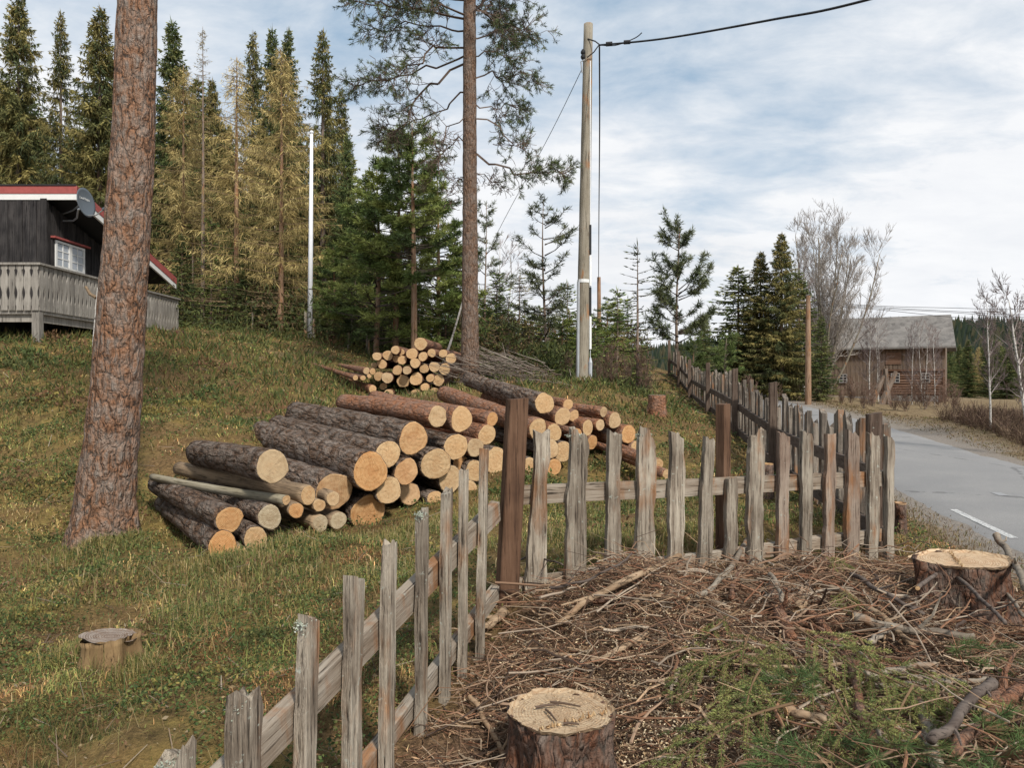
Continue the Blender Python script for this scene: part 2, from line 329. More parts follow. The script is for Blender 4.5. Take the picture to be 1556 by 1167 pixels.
# ------------------------------------------------------------ terrain height
ROAD = np.array([(4.6,-9,-2.0),(6.4,1.5,-1.98),(7.76,8.3,-1.95),(8.86,13.5,-1.9),(10.0,19.5,-1.8),(11.9,28,-1.6),(13.6,43.5,-0.95),(14.6,60,-0.1),(13.5,85,1.2)], float)
ROAD_HW = 1.9
def _spline(pts, n):
    t = np.linspace(0, len(pts)-1, n); i = np.clip(t.astype(int), 0, len(pts)-2); f = (t-i)[:, None]
    p0 = pts[np.maximum(i-1, 0)]; p1 = pts[i]; p2 = pts[i+1]; p3 = pts[np.minimum(i+2, len(pts)-1)]
    return 0.5*((2*p1)+(-p0+p2)*f+(2*p0-5*p1+4*p2-p3)*f**2+(-p0+3*p1-3*p2+p3)*f**3)
RC = _spline(ROAD, 240)
_c = [(850,1205,2.95),(165,1024,4.0),(155,820,7.2),(340,854,6.2),(450,835,6.6),(560,800,7.4),(660,774,8.0),(860,715,9.6),(960,700,10.4),(1005,725,9.8),(620,604,14.6),(713,583,14.5),(471,517,24),(60,525,15.6),(883,588,17.5),(998,627,13),
 (1340,842,5.4),(1185,724,9.4),(1120,668,12.5),(1079,630,17),(1052,607,22),(1012,570,26),(814,905,4.3),(1069,868,4.8),(1293,855,5.2),(728,968,3.95),(639,1055,3.35),(586,1150,3.0),(465,1330,2.4),
 (0,1167,3.0),(0,700,9.5),(270,500,22),(300,507,30),(550,512,30),(420,512,24),(1500,985,4.1),(1556,1180,2.7),(1200,1150,2.75),(1030,1180,2.85),(1000,955,3.8),(1250,930,4.2),(1420,818,6.6),(1490,840,7.2),
 (780,560,26),(900,545,30),(700,575,20),(250,640,10),(400,640,11),(520,590,14.5),(300,560,15),
 (1440,612,58),(1262,605,66),(1556,612,60),(1556,702,18.5),(1420,640,33),(1500,640,30),(1100,592,45),(1215,606,42),(1700,640,28),(-150,515,16),(0,510,26)]
CP = np.array([P(*c) for c in _c]+[(0,0,-1.62),(-2,0,-1.6),(2.2,0.6,-1.42),(0,-6,-1.7),(4,-4,-1.9),(-8,0,-1.5),(-9,5,-1.3),(-14,10,0.0),(-40,30,4.5),(-40,60,6),(-15,50,3.3),(0,60,2.2),(0,100,3),(-100,120,12),(60,100,-1.8),(30,120,-1.5),(60,40,-1.8),(150,200,-2.5),(25,15,-2.0),(20,-5,-2.2),(0,300,4),(200,500,-3),(-200,500,14),(-300,50,10),(300,50,-5),(0,900,4),(500,900,-4),(-500,900,10)], float)
def _k(A, B):
    d = np.linalg.norm(A[:, None, :]-B[None, :, :], axis=-1); return np.sqrt(d*d+1.2**2)
_n = len(CP); _M = np.zeros((_n+3, _n+3)); _M[:_n, :_n] = _k(CP[:, :2], CP[:, :2])-np.eye(_n)*0.02; _M[:_n, _n] = 1; _M[:_n, _n+1:] = CP[:, :2]; _M[_n:, :_n] = _M[:_n, _n:].T
_w = np.linalg.solve(_M, np.concatenate([CP[:, 2], np.zeros(3)]))
def road_dist(x, y):
    p = np.stack([x, y], -1).reshape(-1, 2); D = np.empty(len(p)); I = np.empty(len(p), int)
    for a in range(0, len(p), 20000):
        d = np.linalg.norm(p[a:a+20000, None, :]-RC[None, :, :2], axis=-1); I[a:a+20000] = d.argmin(1); D[a:a+20000] = d.min(1)
    return D.reshape(np.shape(x)), RC[I, 2].reshape(np.shape(x))
def sstep(a, b, x): t = np.clip((x-a)/(b-a), 0, 1); return t*t*(3-2*t)
def ground(x, y, rough=True):
    x = np.asarray(x, float); y = np.asarray(y, float); p = np.stack([x, y], -1).reshape(-1, 2); z = np.empty(len(p))
    for a in range(0, len(p), 40000):
        q = p[a:a+40000]; z[a:a+40000] = _k(q, CP[:, :2])@_w[:_n]+_w[_n]+q@_w[_n+1:]
    z = z.reshape(x.shape); d, rz = road_dist(x, y)
    if rough: z = z+(n2(x, y, 1.6, 3, 3)-0.5)*0.24*sstep(2.0, 4.5, d)+(n2(x, y, 4.5, 9, 2)-0.5)*0.09*sstep(2.0, 4.0, d)
    sb = poly_sd(x, y, BRUSH); z = z+0.16*sstep(0.0, 0.40, sb)*(1-np.exp(-((x-0.19)**2+(y-2.93)**2)/0.55))*(0.45+1.1*n2(x, y, 1.3, 44, 2))
    k = 1-sstep(ROAD_HW+0.15, ROAD_HW+2.4, d)
    return z*(1-k)+(rz-0.012)*k
def gz(x, y): return float(ground(np.array([x]), np.array([y]))[0])
def on_ground(px, Y, dz=0.0):
    x = X_at(px, Y); return Vector((x, Y, gz(x, Y)+dz))
BRUSH = np.array([(-0.06,4.2),(1.2,4.68),(2.66,5.3),(3.3,5.1),(4.0,4.3),(4.6,3.2),(4.2,1.2),(2,0.2),(-0.9,0.4),(-0.85,1.75)])
def poly_sd(x, y, poly):
    """signed distance, positive inside"""
    x = np.asarray(x, float); y = np.asarray(y, float); ins = np.zeros(x.shape, bool); dm = np.full(x.shape, 1e9)
    for i in range(len(poly)):
        (x0, y0), (x1, y1) = poly[i], poly[(i+1) % len(poly)]
        c = (y0 > y) != (y1 > y); xi = (x1-x0)*(y-y0)/((y1-y0) if y1 != y0 else 1e-9)+x0; ins ^= c & (x < xi)
        dx, dy = x1-x0, y1-y0; t = np.clip(((x-x0)*dx+(y-y0)*dy)/(dx*dx+dy*dy), 0, 1); dm = np.minimum(dm, np.hypot(x-x0-t*dx, y-y0-t*dy))
    return np.where(ins, dm, -dm)
def zones(x, y):
    """brush litter, gravel verge, dry straw: what the ground is made of"""
    d, _ = road_dist(x, y); j = (n2(x, y, 2.3, 21, 3)-0.5)
    br = sstep(-0.12, 0.22, poly_sd(x, y, BRUSH)+j*0.35)
    far = (y > 20) & (d < 9) & (x > np.interp(y, RC[:, 1], RC[:, 0]))
    gv = (1-sstep(ROAD_HW+0.35, ROAD_HW+1.0+0.9*far, d+j*0.8))
    right = x > np.interp(y, RC[:, 1], RC[:, 0])-ROAD_HW-2.2
    dr = np.where(right, 0.85*(1-gv), 0)
    straw = sstep(0.30, 0.42, n2(x, y, 0.55, 33, 3)-0.2)*0.6*(y > 17)
    return br, gv, np.maximum(dr, straw)
def build_ground():
    ys = -8+np.exp(np.linspace(math.log(4), math.log(1500), 470)); us = np.linspace(-1.35, 1.35, 260)
    Y, U = np.meshgrid(ys, us, indexing='ij'); X = U*(Y+8); Z = ground(X, Y); br, gv, dr = zones(X, Y)
    m, n = Y.shape; i = np.arange(m-1)[:, None]*n; j = np.arange(n-1)[None, :]
    Q = np.stack([i+j, i+j+1, i+n+j+1, i+n+j], -1).reshape(-1, 4)
    mb = MB(); mb.add(np.stack([X, Y, Z], -1).reshape(-1, 3), Q=Q, C=np.stack([br, gv, dr], -1).reshape(-1, 3))
    t = NT('forest_floor'); v = t.vec(src='Object', rnd=False); zn = t.attr('tint'); sp = t.n('ShaderNodeSeparateColor'); t.l(zn, sp.inputs[0])
    a = t.noise(v, 0.9, 5, 0.6); b = t.noise(v, 6, 6, 0.68); c = t.noise(v, 34, 5, 0.7); d = t.noise(v, 2.2, 4, 0.6)
    moss = t.ramp(b, [(0.3, (0.04, 0.033, 0.014)), (0.5, (0.17, 0.128, 0.045)), (0.72, (0.36, 0.26, 0.085))])
    brown = t.ramp(c, [(0.3, (0.05, 0.033, 0.018)), (0.55, (0.18, 0.11, 0.052)), (0.75, (0.34, 0.22, 0.11))])
    g = t.mix(t.ramp(a, [(0.40, 0.1), (0.58, 0.9)]), moss, brown); g = t.mix(t.ramp(d, [(0.52, 0.0), (0.72, 0.5)]), g, (0.22, 0.15, 0.045))
    lit = t.ramp(c, [(0.28, (0.035, 0.023, 0.016)), (0.5, (0.13, 0.08, 0.05)), (0.68, (0.25, 0.16, 0.10)), (0.8, (0.45, 0.32, 0.20))])
    gr = t.ramp(c, [(0.25, (0.13, 0.11, 0.095)), (0.55, (0.27, 0.235, 0.20)), (0.8, (0.42, 0.38, 0.33))])
    st = t.ramp(b, [(0.25, (0.10, 0.07, 0.04)), (0.5, (0.20, 0.145, 0.085)), (0.75, (0.31, 0.235, 0.14))])
    g = t.mix(sp.outputs[2], g, st); g = t.mix(sp.outputs[1], g, gr); g = t.mix(sp.outputs[0], g, lit)
    m_ = t.fin(g, 0.95, t.math('ADD', b, t.math('MULTIPLY', c, 0.6)), 0.06, 0.9, spec=0.1)
    kind(obj('ground', mb, m_, smooth=True), 'structure')
build_ground()
def build_road():
    t = NT('asphalt'); v = t.vec(rnd=False); a = t.noise(v, 75, 5, 0.75); b = t.noise(v, 0.7, 6, 0.65)
    c = t.ramp(a, [(0.3, (0.17, 0.163, 0.155)), (0.55, (0.262, 0.252, 0.242)), (0.78, (0.42, 0.405, 0.385))]); c = t.mix(t.ramp(b, [(0.35, 0.45), (0.65, 0.0)]), c, (0.17, 0.168, 0.17))
    e = t.voro(t.vec((0.30, 0.13, 1), rnd=False), 1.0); wob = t.noise(v, 3, 4, 0.6)
    ck = t.ramp(t.math('ADD', e, t.math('MULTIPLY', t.math('SUBTRACT', wob, 0.5), 0.10)), [(0.0, 0.8), (0.0025, 0.7), (0.006, 0.0)]); c = t.mix(t.math('MULTIPLY', ck, 0.6), c, (0.06, 0.058, 0.056))
    asph = t.fin(c, 0.8, t.math('SUBTRACT', a, t.math('MULTIPLY', ck, 3.0)), 0.006, 0.6, spec=0.3)
    tn = norm(np.gradient(RC, axis=0)); nr = np.stack([tn[:, 1], -tn[:, 0], 0*tn[:, 0]], -1); nr = norm(nr)
    def strip(c0, c1, s0, s1, dz, jig=0.0, k=8):
        mb = MB(); idx = np.linspace(s0, s1, max(2, int((s1-s0)*2)+2)); C = np.stack([np.interp(idx, np.arange(len(RC)), RC[:, q]) for q in range(3)], -1); Nn = np.stack([np.interp(idx, np.arange(len(RC)), nr[:, q]) for q in range(3)], -1)
        off = np.linspace(c0, c1, k); rows = []
        for q, o in enumerate(off):
            ed = jig*(n2(C[:, 0], C[:, 1], 1.6, 5+q)-0.5) if q in (0, k-1) else 0
            p = C+Nn*(o+ed)[:, None] if jig and q in (0, k-1) else C+Nn*o
            p[:, 2] += dz+0.05*(1-(o/ROAD_HW)**2); rows.append(p)
        if jig: rows = [rows[0]-Nn*0.12-np.array([0, 0, 0.05])]+rows+[rows[-1]+Nn*0.12-np.array([0, 0, 0.05])]
        V = np.stack(rows, 1); m, n = V.shape[:2]; i = np.arange(m-1)[:, None]*n; j = np.arange(n-1)[None, :]
        mb.add(V.reshape(-1, 3), Q=np.stack([i+j, i+j+1, i+n+j+1, i+n+j], -1).reshape(-1, 4)); return mb
    r = kind(obj('road', strip(-ROAD_HW, ROAD_HW, 0, len(RC)-1, 0.0, 0.22, 9), asph, smooth=True), 'structure')
    p = NT('worn_road_paint'); pv = p.vec(rnd=False); pn = p.noise(pv, 28, 6, 0.75)
    wp = p.fin(p.mix(p.ramp(pn, [(0.44, 0.0), (0.56, 0.85)]), (0.265, 0.262, 0.26), (0.66, 0.65, 0.62)), 0.7)
    for s0, s1, c0 in ((64, 76, -1.74),): obj('edge_line', strip(c0, c0+0.10, s0, s1, 0.006, 0, 2), wp, r)
    p2 = NT('faded_road_paint'); pv = p2.vec(rnd=False); pn = p2.noise(pv, 5, 6, 0.75)
    fp = p2.fin(p2.mix(p2.ramp(pn, [(0.48, 0.0), (0.7, 0.45)]), (0.265, 0.262, 0.263), (0.45, 0.445, 0.44)), 0.7)
    for s0, s1, c0 in ((84, 86, -0.55),): obj('faded_line', strip(c0, c0+0.16, s0, s1, 0.006, 0, 2), fp, r)
build_road()
def build_hill():
    mb = MB(); xs = np.linspace(20, 900, 90); ds = np.linspace(0, 1, 24); X, D = np.meshgrid(xs, ds, indexing='ij')
    Yb = 330+D*330; ridge = np.interp(X, [20, 150, 250, 330, 420, 560, 900], [6, 26, 40, 41, 34, 20, 10])+(n2(X, X*0, 0.02, 4)-0.5)*6
    Z = -6+(ridge+6)*np.sin(np.clip(D*1.25, 0, 1)*math.pi/2)+(n2(X, Yb, 0.05, 8)-0.5)*3
    m, n = X.shape; i = np.arange(m-1)[:, None]*n; j = np.arange(n-1)[None, :]
    mb.add(np.stack([X, Yb, Z], -1).reshape(-1, 3), Q=np.stack([i+j, i+n+j, i+n+j+1, i+j+1], -1).reshape(-1, 4))
    t = NT('wooded_hillside'); v = t.vec(rnd=False); f = t.noise(v, 0.06, 6, 0.7); c = t.ramp(f, [(0.35, (0.035, 0.05, 0.035)), (0.6, (0.075, 0.085, 0.05)), (0.75, (0.13, 0.12, 0.075))])
    kind(obj('hill', mb, t.fin(c, 0.95, f, 3, 1.0), smooth=True), 'structure')
    # far wood standing on the hill, read as one mass
    w = MB(); k = 9000; u = RNG.uniform(60, 620, k); d = RNG.uniform(0.02, 0.98, k); y = 330+d*330
    r = np.interp(u, [20, 150, 250, 330, 420, 560, 900], [6, 26, 40, 41, 34, 20, 10])+(n2(u, u*0, 0.02, 4)-0.5)*6
    z = -6+(r+6)*np.sin(np.clip(d*1.25, 0, 1)*math.pi/2)+(n2(u, y, 0.05, 8)-0.5)*3
    h = RNG.uniform(6, 12, k); B = np.stack([u, y, z-0.5], -1); Tp = B+np.stack([0*h, 0*h, h], -1)
    col = np.array([(0.035, 0.05, 0.03), (0.05, 0.065, 0.035), (0.10, 0.09, 0.05), (0.045, 0.06, 0.045)])[RNG.integers(0, 4, k)]
    w.sticks(B, Tp, h*0.22, h*0.01, C=col); kind(obj('far_forest', w, MAT['bare']), 'stuff', 'dark conifer wood covering the distant hillside')
build_hill()
# ------------------------------------------------------------ cabin with deck
def build_cabin():
    XW, YF, YB, XL = -10.7, 17.35, 22.2, -15.0; ZD = 1.56
    black = m_grain('black_stained_board', [(0.010, 0.009, 0.009), (0.022, 0.020, 0.020), (0.05, 0.045, 0.043)], 2, bump=0.003, sc=0.7)
    red = m_plain('red_fascia_paint', (0.30, 0.075, 0.065), 0.6, nz=0.2); white = m_plain('white_paint', (0.66, 0.65, 0.62), 0.55, nz=0.06)
    felt = m_plain('dark_roof_felt', (0.03, 0.03, 0.032), 0.9); grey = m_grain('grey_deck_wood', [(0.13, 0.115, 0.10), (0.215, 0.195, 0.17), (0.31, 0.285, 0.25)], 2, 0, 0, sc=0.7)
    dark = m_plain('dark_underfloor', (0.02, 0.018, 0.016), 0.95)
    glass = NT('curtained_pane'); glass = glass.fin((0.38, 0.41, 0.45), 0.12, spec=0.5)
    root = thing('cabin', 'black board cabin with red and white fascia behind the big pine', 'cabin', (XW, YF, ZD))
    def loc(p): return (p[0]-XW, p[1]-YF, p[2]-ZD)
    zt = lambda y: 4.28-(y-YF)*0.272                                    # underside of the roof along the side wall
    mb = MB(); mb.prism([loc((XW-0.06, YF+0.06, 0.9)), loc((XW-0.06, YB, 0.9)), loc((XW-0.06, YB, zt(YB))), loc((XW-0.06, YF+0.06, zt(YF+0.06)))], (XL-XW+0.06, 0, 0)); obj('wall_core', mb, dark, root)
    bw = 0.165
    for k in range(int((XW-XL)/bw)):
        x = XW-bw*(k+0.5); m = MB(); d = 0.045 if k % 2 else 0.02; w = 0.07 if k % 2 else 0.1
        m.box((-w, -d, 1.3-ZD), (w, 0.05, 4.20-ZD)); obj('wall_board', m, black, root, loc=(x-XW, 0.0, 0))
    m = MB(); m.box((-0.09, -0.05, 1.2-ZD), (0.06, 0.03, 4.25-ZD)); obj('corner_board', m, black, root, loc=(0.0, 0.0, 0))
    k = 0; y = YF+0.09
    while y < YB-0.1:
        m = MB(); d = 0.045 if k % 2 else 0.02; w = 0.068 if k % 2 else 0.1
        m.box((-0.05, -w, 1.3-ZD), (d, w, zt(y+w)-ZD-0.05)); obj('wall_board', m, black, root, loc=(0, y-YF, 0)); y += bw; k += 1
    # roof slab, high edge towards the camera, with red and white boards
    XR = XW+0.72; ys, ye = YF-0.02, YB+0.25; r0, r1 = 4.42, 4.42-(ye-ys)*0.272
    m = MB(); m.prism([loc((XR-0.03, ys+0.03, r0-0.06)), loc((XR-0.03, ye, r1-0.06)), loc((XR-0.03, ye, r1+0.10)), loc((XR-0.03, ys+0.03, r0+0.10))], (XL-XR-0.6, 0, 0)); obj('roof', m, felt, root)
    for nm, mt, a, b, th in (('red_fascia', red, -0.06, 0.115, 0.035), ('white_fascia', white, -0.20, -0.062, 0.02)):
        m = MB(); m.prism([loc((XR-0.03, ys, r0+a)), loc((XR-0.03, ye, r1+a)), loc((XR-0.03, ye, r1+b)), loc((XR-0.03, ys, r0+b))], (th+0.03, 0, 0)); obj(nm, m, mt, root)
        m = MB(); m.box(loc((XL-0.6, ys-th, r0+a)), loc((XR+th, ys+0.02, r0+b))); obj(nm, m, mt, root)
    m = MB(); m.prism([loc((XR+0.02, ys-0.06, r0+0.12)), loc((XR+0.02, ye, r1+0.12)), loc((XR+0.02, ye, r1+0.145)), loc((XR+0.02, ys-0.06, r0+0.145))], (XL-XR-0.6, 0, 0)); obj('roof_cover', m, felt, root)
    # window on the side wall
    y0, y1, z0, z1 = 17.62, 18.82, 2.72, 3.36; win = MB(); x = 0.055
    win.box((x, y0-YF, z0-ZD), (x+0.03, y0-YF+0.06, z1-ZD)); win.box((x, y1-YF-0.06, z0-ZD), (x+0.03, y1-YF, z1-ZD))
    win.box((x, y0-YF+0.06, z0-ZD), (x+0.03, y1-YF-0.06, z0-ZD+0.06)); win.box((x, y0-YF+0.06, z1-ZD-0.05), (x+0.03, y1-YF-0.06, z1-ZD)); ym = (y0+y1)/2-YF
    win.box((x, ym-0.06, z0-ZD+0.06), (x+0.028, ym+0.06, z1-ZD-0.05)); wo = obj('window', win, white, root)
    for s in (0, 1):
        a = y0-YF+0.06 if s == 0 else ym+0.06; b = ym-0.06 if s == 0 else y1-YF-0.06; zz = (z0-ZD+0.06, z1-ZD-0.05)
        for c in range(2):
            for r in range(3):
                g = MB(); w = (b-a)/2; h = (zz[1]-zz[0])/3; g.box((x-0.01, a+c*w+0.012, zz[0]+r*h+0.012), (x+0.008, a+(c+1)*w-0.012, zz[0]+(r+1)*h-0.012)); obj('pane', g, glass, wo)
        g = MB(); mid = (a+b)/2; g.box((x-0.005, mid-0.013, zz[0]), (x+0.02, mid+0.013, zz[1])); h = (zz[1]-zz[0])/3
        for r in (1, 2): g.box((x-0.005, a, zz[0]+r*h-0.012), (x+0.018, b, zz[0]+r*h+0.012))
        obj('glazing_bar', g, white, wo)
    g = MB(); g.box((0.03, y0-YF-0.12, z1-ZD+0.03), (0.14, y1-YF+0.16, z1-ZD+0.075)); obj('window_hood', g, red, root)
    # deck round two sides
    DX, DY0, DY1 = -9.68, 15.5, 22.0
    dk = thing('deck', 'raised grey wooden deck with scalloped railing in front of the cabin', 'deck', (DX, DY0, ZD))
    f = MB(); f.box((XL-DX, 0.03, -0.12), (-0.03, YF-DY0, -0.02)); f.box((XW-DX, YF-DY0, -0.12), (-0.03, DY1-DY0, -0.02)); obj('floor', f, grey, dk)
    f = MB(); f.box((XL-DX, 0.10, -0.28), (-0.10, 0.16, -0.12)); f.box((-0.16, 0.16, -0.28), (-0.10, DY1-DY0, -0.12)); obj('joist', f, grey, dk)
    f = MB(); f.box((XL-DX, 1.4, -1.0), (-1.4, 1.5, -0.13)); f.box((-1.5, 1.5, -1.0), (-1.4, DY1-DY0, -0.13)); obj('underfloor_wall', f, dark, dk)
    f = MB(); f.box((XL-DX, -0.06, 0.88), (0.05, 0.08, 0.925)); obj('handrail', f, grey, dk)
    f = MB(); f.box((-0.08, 0.08, 0.88), (0.05, DY1-DY0, 0.925)); obj('handrail', f, grey, dk)
    pr = MB(); h0, h1 = -0.05, 0.88                                      # scalloped baluster board
    zz = np.linspace(h0, h1, 25); t = (zz-h0)/(h1-h0); w = 0.066-0.022*np.clip(np.sin((t-0.12)/0.76*math.pi*2*1.5-math.pi/2)*1.0, -0.4, 1)*((t > 0.12) & (t < 0.9))
    pr.prism(np.concatenate([np.stack([w, 0*w, zz], -1), np.stack([-w, 0*w, zz], -1)[::-1]]), (0, 0.022, 0)); bal = pr.mesh('baluster')
    n = int((DX-XL)/0.158)
    for k in range(n): link('baluster', bal, grey, dk, (-0.075-k*0.158, -0.022, 0))
    for k in range(int((DY1-DY0)/0.158)):
        o = link('baluster', bal, grey, dk, (0.0, 0.085+k*0.158, 0)); o.rotation_euler = (0, 0, math.pi/2)
    for (x, y) in ((-0.09, 0.09), (-0.09, 3.4), (-0.09, 6.2), (-2.4, 0.09), (-4.4, 0.09)):
        zb = gz(DX+x, DY0+y)-ZD-0.2; f = MB(); f.box((-0.075, -0.075, zb), (0.075, 0.075, -0.05)); obj('support_post', f, grey, dk, loc=(x, y, 0))
    f = MB(); f.box((-0.6, 6.6, -0.35), (0.9, 6.9, -0.22)); obj('step', f, grey, dk)
    # satellite dish on the gable
    sdc = P(128, 308, 17.1); dm = NT('grey_dish_paint').fin((0.085, 0.10, 0.115), 0.45, spec=0.4); steel = m_plain('galvanised_steel', (0.45, 0.46, 0.47), 0.4, 0.7)
    ds = thing('satellite_dish', 'dark grey satellite dish bracketed under the cabin gable', 'satellite dish', sdc)
    nrm = norm(np.array([0.985, -0.10, 0.14])); u = norm(np.cross(np.array([0, 0, 1.0]), nrm)); v = np.cross(nrm, u)
    m = MB(); R = np.linspace(0, 0.31, 8); A = np.arange(28)*2*math.pi/28; V = []
    for back in (0, 0.012):
        for r in R: V += [u*r*math.cos(a)+v*r*1.08*math.sin(a)+nrm*(r*r*0.55-back) for a in A]
    q = []
    for s in (0, 1):
        for i in range(7):
            for j in range(28):
                f4 = [s*224+i*28+j, s*224+i*28+(j+1) % 28, s*224+(i+1)*28+(j+1) % 28, s*224+(i+1)*28+j]; q.append(f4 if s == 0 else f4[::-1])
    for j in range(28): q.append([196+j, 196+(j+1) % 28, 420+(j+1) % 28, 420+j])
    m.add(V, Q=q); obj('reflector', m, dm, ds, True)
    m = MB(); m.tube([-v*0.30+nrm*0.05, -v*0.32+nrm*0.25, -v*0.22+nrm*0.45], 0.014, 6); obj('arm', m, steel, ds)
    m = MB(); m.tube([-v*0.22+nrm*0.42, -v*0.19+nrm*0.52], 0.035, 8); obj('receiver', m, dm, ds)
    w0 = np.array([XW+0.04, YF+0.62, 3.88])-sdc; m = MB(); m.tube([w0, w0+(0.3, -0.1, -0.02), w0+(0.5, -0.3, 0.0), -nrm*0.16-v*0.12, -nrm*0.03-v*0.1], 0.022, 7); m.tube([w0+(0, 0.0, 0.16), w0+(0.35, -0.2, 0.2), -nrm*0.03+v*0.02], 0.018, 7); obj('bracket', m, steel, ds)
    cu = bpy.data.curves.new('lettering', 'FONT'); cu.body = 'Canal Digital'; cu.size = 0.07; cu.align_x = 'CENTER'; cu.extrude = 0.001
    to = bpy.data.objects.new('lettering', cu); COL.objects.link(to); dg = bpy.context.evaluated_depsgraph_get(); me = bpy.data.meshes.new_from_object(to.evaluated_get(dg)); bpy.data.objects.remove(to)
    o = kind(link('lettering', me, white, ds), 'stuff'); M = Matrix([[u[0], v[0], nrm[0], 0], [u[1], v[1], nrm[1], 0], [u[2], v[2], nrm[2], 0], [0, 0, 0, 1]]); o.matrix_local = Matrix.Translation(Vector(v*0.07+nrm*0.02))@M
build_cabin()
# ------------------------------------------------------------ barn
def build_barn():
    A = np.array([33.2, 58.0]); B = np.array([25.0, 62.9]); L = np.linalg.norm(B-A); ax = (B-A)/L; bk = np.array([-ax[1], ax[0]]);
    if bk[1] < 0: bk = -bk
    zb = -1.5; root = thing('barn', 'old weathered brown timber barn with grey slate roof across the road', 'barn', (A[0], A[1], zb))
    root.rotation_euler = (0, 0, math.atan2(ax[1], ax[0]))              # local x along the front wall to its far end, local -y out of the front
    sgn = 1 if np.dot(bk, [-ax[1], ax[0]]) > 0 else -1; D = 7.0
    F = lambda y: -y*sgn                                                # y>0 here means towards the camera side
    t = NT('barn_boards'); v = t.vec((5.5, 5.5, 0.35), rnd=False); f = t.noise(v, 1.0, 5, 0.7); w = t.noise(t.vec(rnd=False), 0.35, 3, 0.5)
    c = t.mix(t.ramp(w, [(0.4, 0.0), (0.62, 1.0)]), t.ramp(f, [(0.3, (0.06, 0.04, 0.027)), (0.5, (0.15, 0.095, 0.06)), (0.7, (0.25, 0.18, 0.125))]), t.ramp(f, [(0.3, (0.075, 0.06, 0.048)), (0.5, (0.17, 0.135, 0.105)), (0.7, (0.30, 0.25, 0.205))]))
    boards = t.fin(c, 0.9, f, 0.03)
    t = NT('slate_roof'); v = t.vec(rnd=False); br = t.voro(t.vec((3, 3, 3), rnd=False), 1.0, 'F1', out='Color'); s_ = t.n('ShaderNodeSeparateColor'); t.l(br, s_.inputs[0]); f = t.noise(v, 1.2, 6, 0.7)
    roofm = t.fin(t.mix(t.ramp(s_.outputs[0], [(0.0, 0.0), (1.0, 0.6)]), t.ramp(f, [(0.3, (0.085, 0.078, 0.072)), (0.7, (0.20, 0.185, 0.17))]), (0.24, 0.22, 0.20)), 0.85, f, 0.05)
    logm = m_grain('barn_logs', [(0.05, 0.028, 0.018), (0.12, 0.065, 0.04), (0.19, 0.115, 0.08)], 0, sc=0.2); white = m_plain('barn_window_white', (0.34, 0.32, 0.30)); dk = m_plain('barn_dark', (0.02, 0.02, 0.022)); stone = m_plain('barn_stone', (0.22, 0.21, 0.195), nz=0.5, scale=3)
    greyb = m_grain('grey_barn_cladding', [(0.07, 0.062, 0.056), (0.15, 0.135, 0.12), (0.26, 0.24, 0.22)], 2, sc=0.2)
    m = MB(); m.box((0, min(0, D*sgn), 0.55), (L, max(0, D*sgn), 4.45)); obj('wall', m, boards, root)
    k = 0; x = 0.0
    while x < L-0.05:                                                   # separate wide boards on the front
        wd = random.uniform(0.22, 0.36); z0 = 2.55 if x < 4.3 else 0.5+random.uniform(-0.08, 0.08); d = random.uniform(0.03, 0.06)
        y0, y1 = sorted((F(0.0)-0.0, F(d))); m = MB(); m.box((0.012, y0, z0), (min(wd, L-x)-0.012, y1, 4.4)); obj('wall_board', m, boards, root, loc=(x, 0, 0)); x += wd
    for k in range(9):                                                  # notched log section at the near end
        m = MB(); z = 0.75+k*0.2; m.tube([(0.05, F(0.05), z), (4.25, F(0.05), z)], 0.105, 8); obj('wall_log', m, logm, root)
    for x in (0.0, 4.2):
        m = MB(); y0, y1 = sorted((F(0.0), F(0.2))); m.box((x, y0, 0.2), (x+0.16, y1, 2.66)); obj('frame_post', m, logm, root)
    m = MB(); y0, y1 = sorted((F(0.0), F(0.22))); m.box((0.16, y0, 2.5), (4.2, y1, 2.66)); obj('frame_beam', m, logm, root)
    for k in range(14):
        m = MB(); y0, y1 = sorted((F(0.0), F(random.uniform(0.05, 0.09)))); m.box((0.16+k*0.288, y0, -0.35), (0.16+k*0.288+0.27, y1, 0.62)); obj('base_board', m, greyb, root)
    m = MB(); y0, y1 = sorted((F(-0.3), F(0.06))); m.box((4.4, y0, -0.6), (L, y1, 0.5)); obj('foundation', m, stone, root)
    for (wx, wz, ww, wh) in ((1.0, 1.6, 0.62, 0.75), (3.1, 1.6, 0.62, 0.75), (6.9, 1.6, 0.6, 0.7)):
        m = MB(); y0, y1 = sorted((F(0.1), F(0.165))); m.box((wx, y0, wz), (wx+ww, y1, wz+wh)); w_ = obj('window', m, dk, root)
        m = MB(); y0, y1 = sorted((F(0.165), F(0.19)))
        for a in (0, 0.47, 0.92): m.box((wx+ww*a, y0, wz), (wx+ww*a+0.05, y1, wz+wh))
        for b in (0, 0.32, 0.64, 0.93): m.box((wx+0.05, y0+0.002, wz+wh*b), (wx+ww-0.02, y1-0.003, wz+wh*b+0.05))
        obj('glazing_bar', m, white, w_)
    m = MB(); y0, y1 = sorted((F(0.06), F(0.10))); m.box((3.0, y0, 3.05), (4.1, y1, 4.0)); obj('loft_door', m, logm, root)
    e = 0.55; zr, ze = 6.95, 4.25
    for s in (0, 1):
        ya = F(e) if s == 0 else F(-D-e); ym = F(-D/2); m = MB(); up = np.array([0, 0, 0.14])
        m.prism([(-0.7, ya, ze), (L+0.6, ya, ze), (L+0.6, ym, zr), (-0.35, ym, zr)], up); obj('roof', m, roofm, root)
    m = MB(); m.prism([(0.02, F(0), 4.4), (0.02, F(-D), 4.4), (0.02, F(-D/2), zr)], (0.1, 0, 0)); obj('gable', m, boards, root)
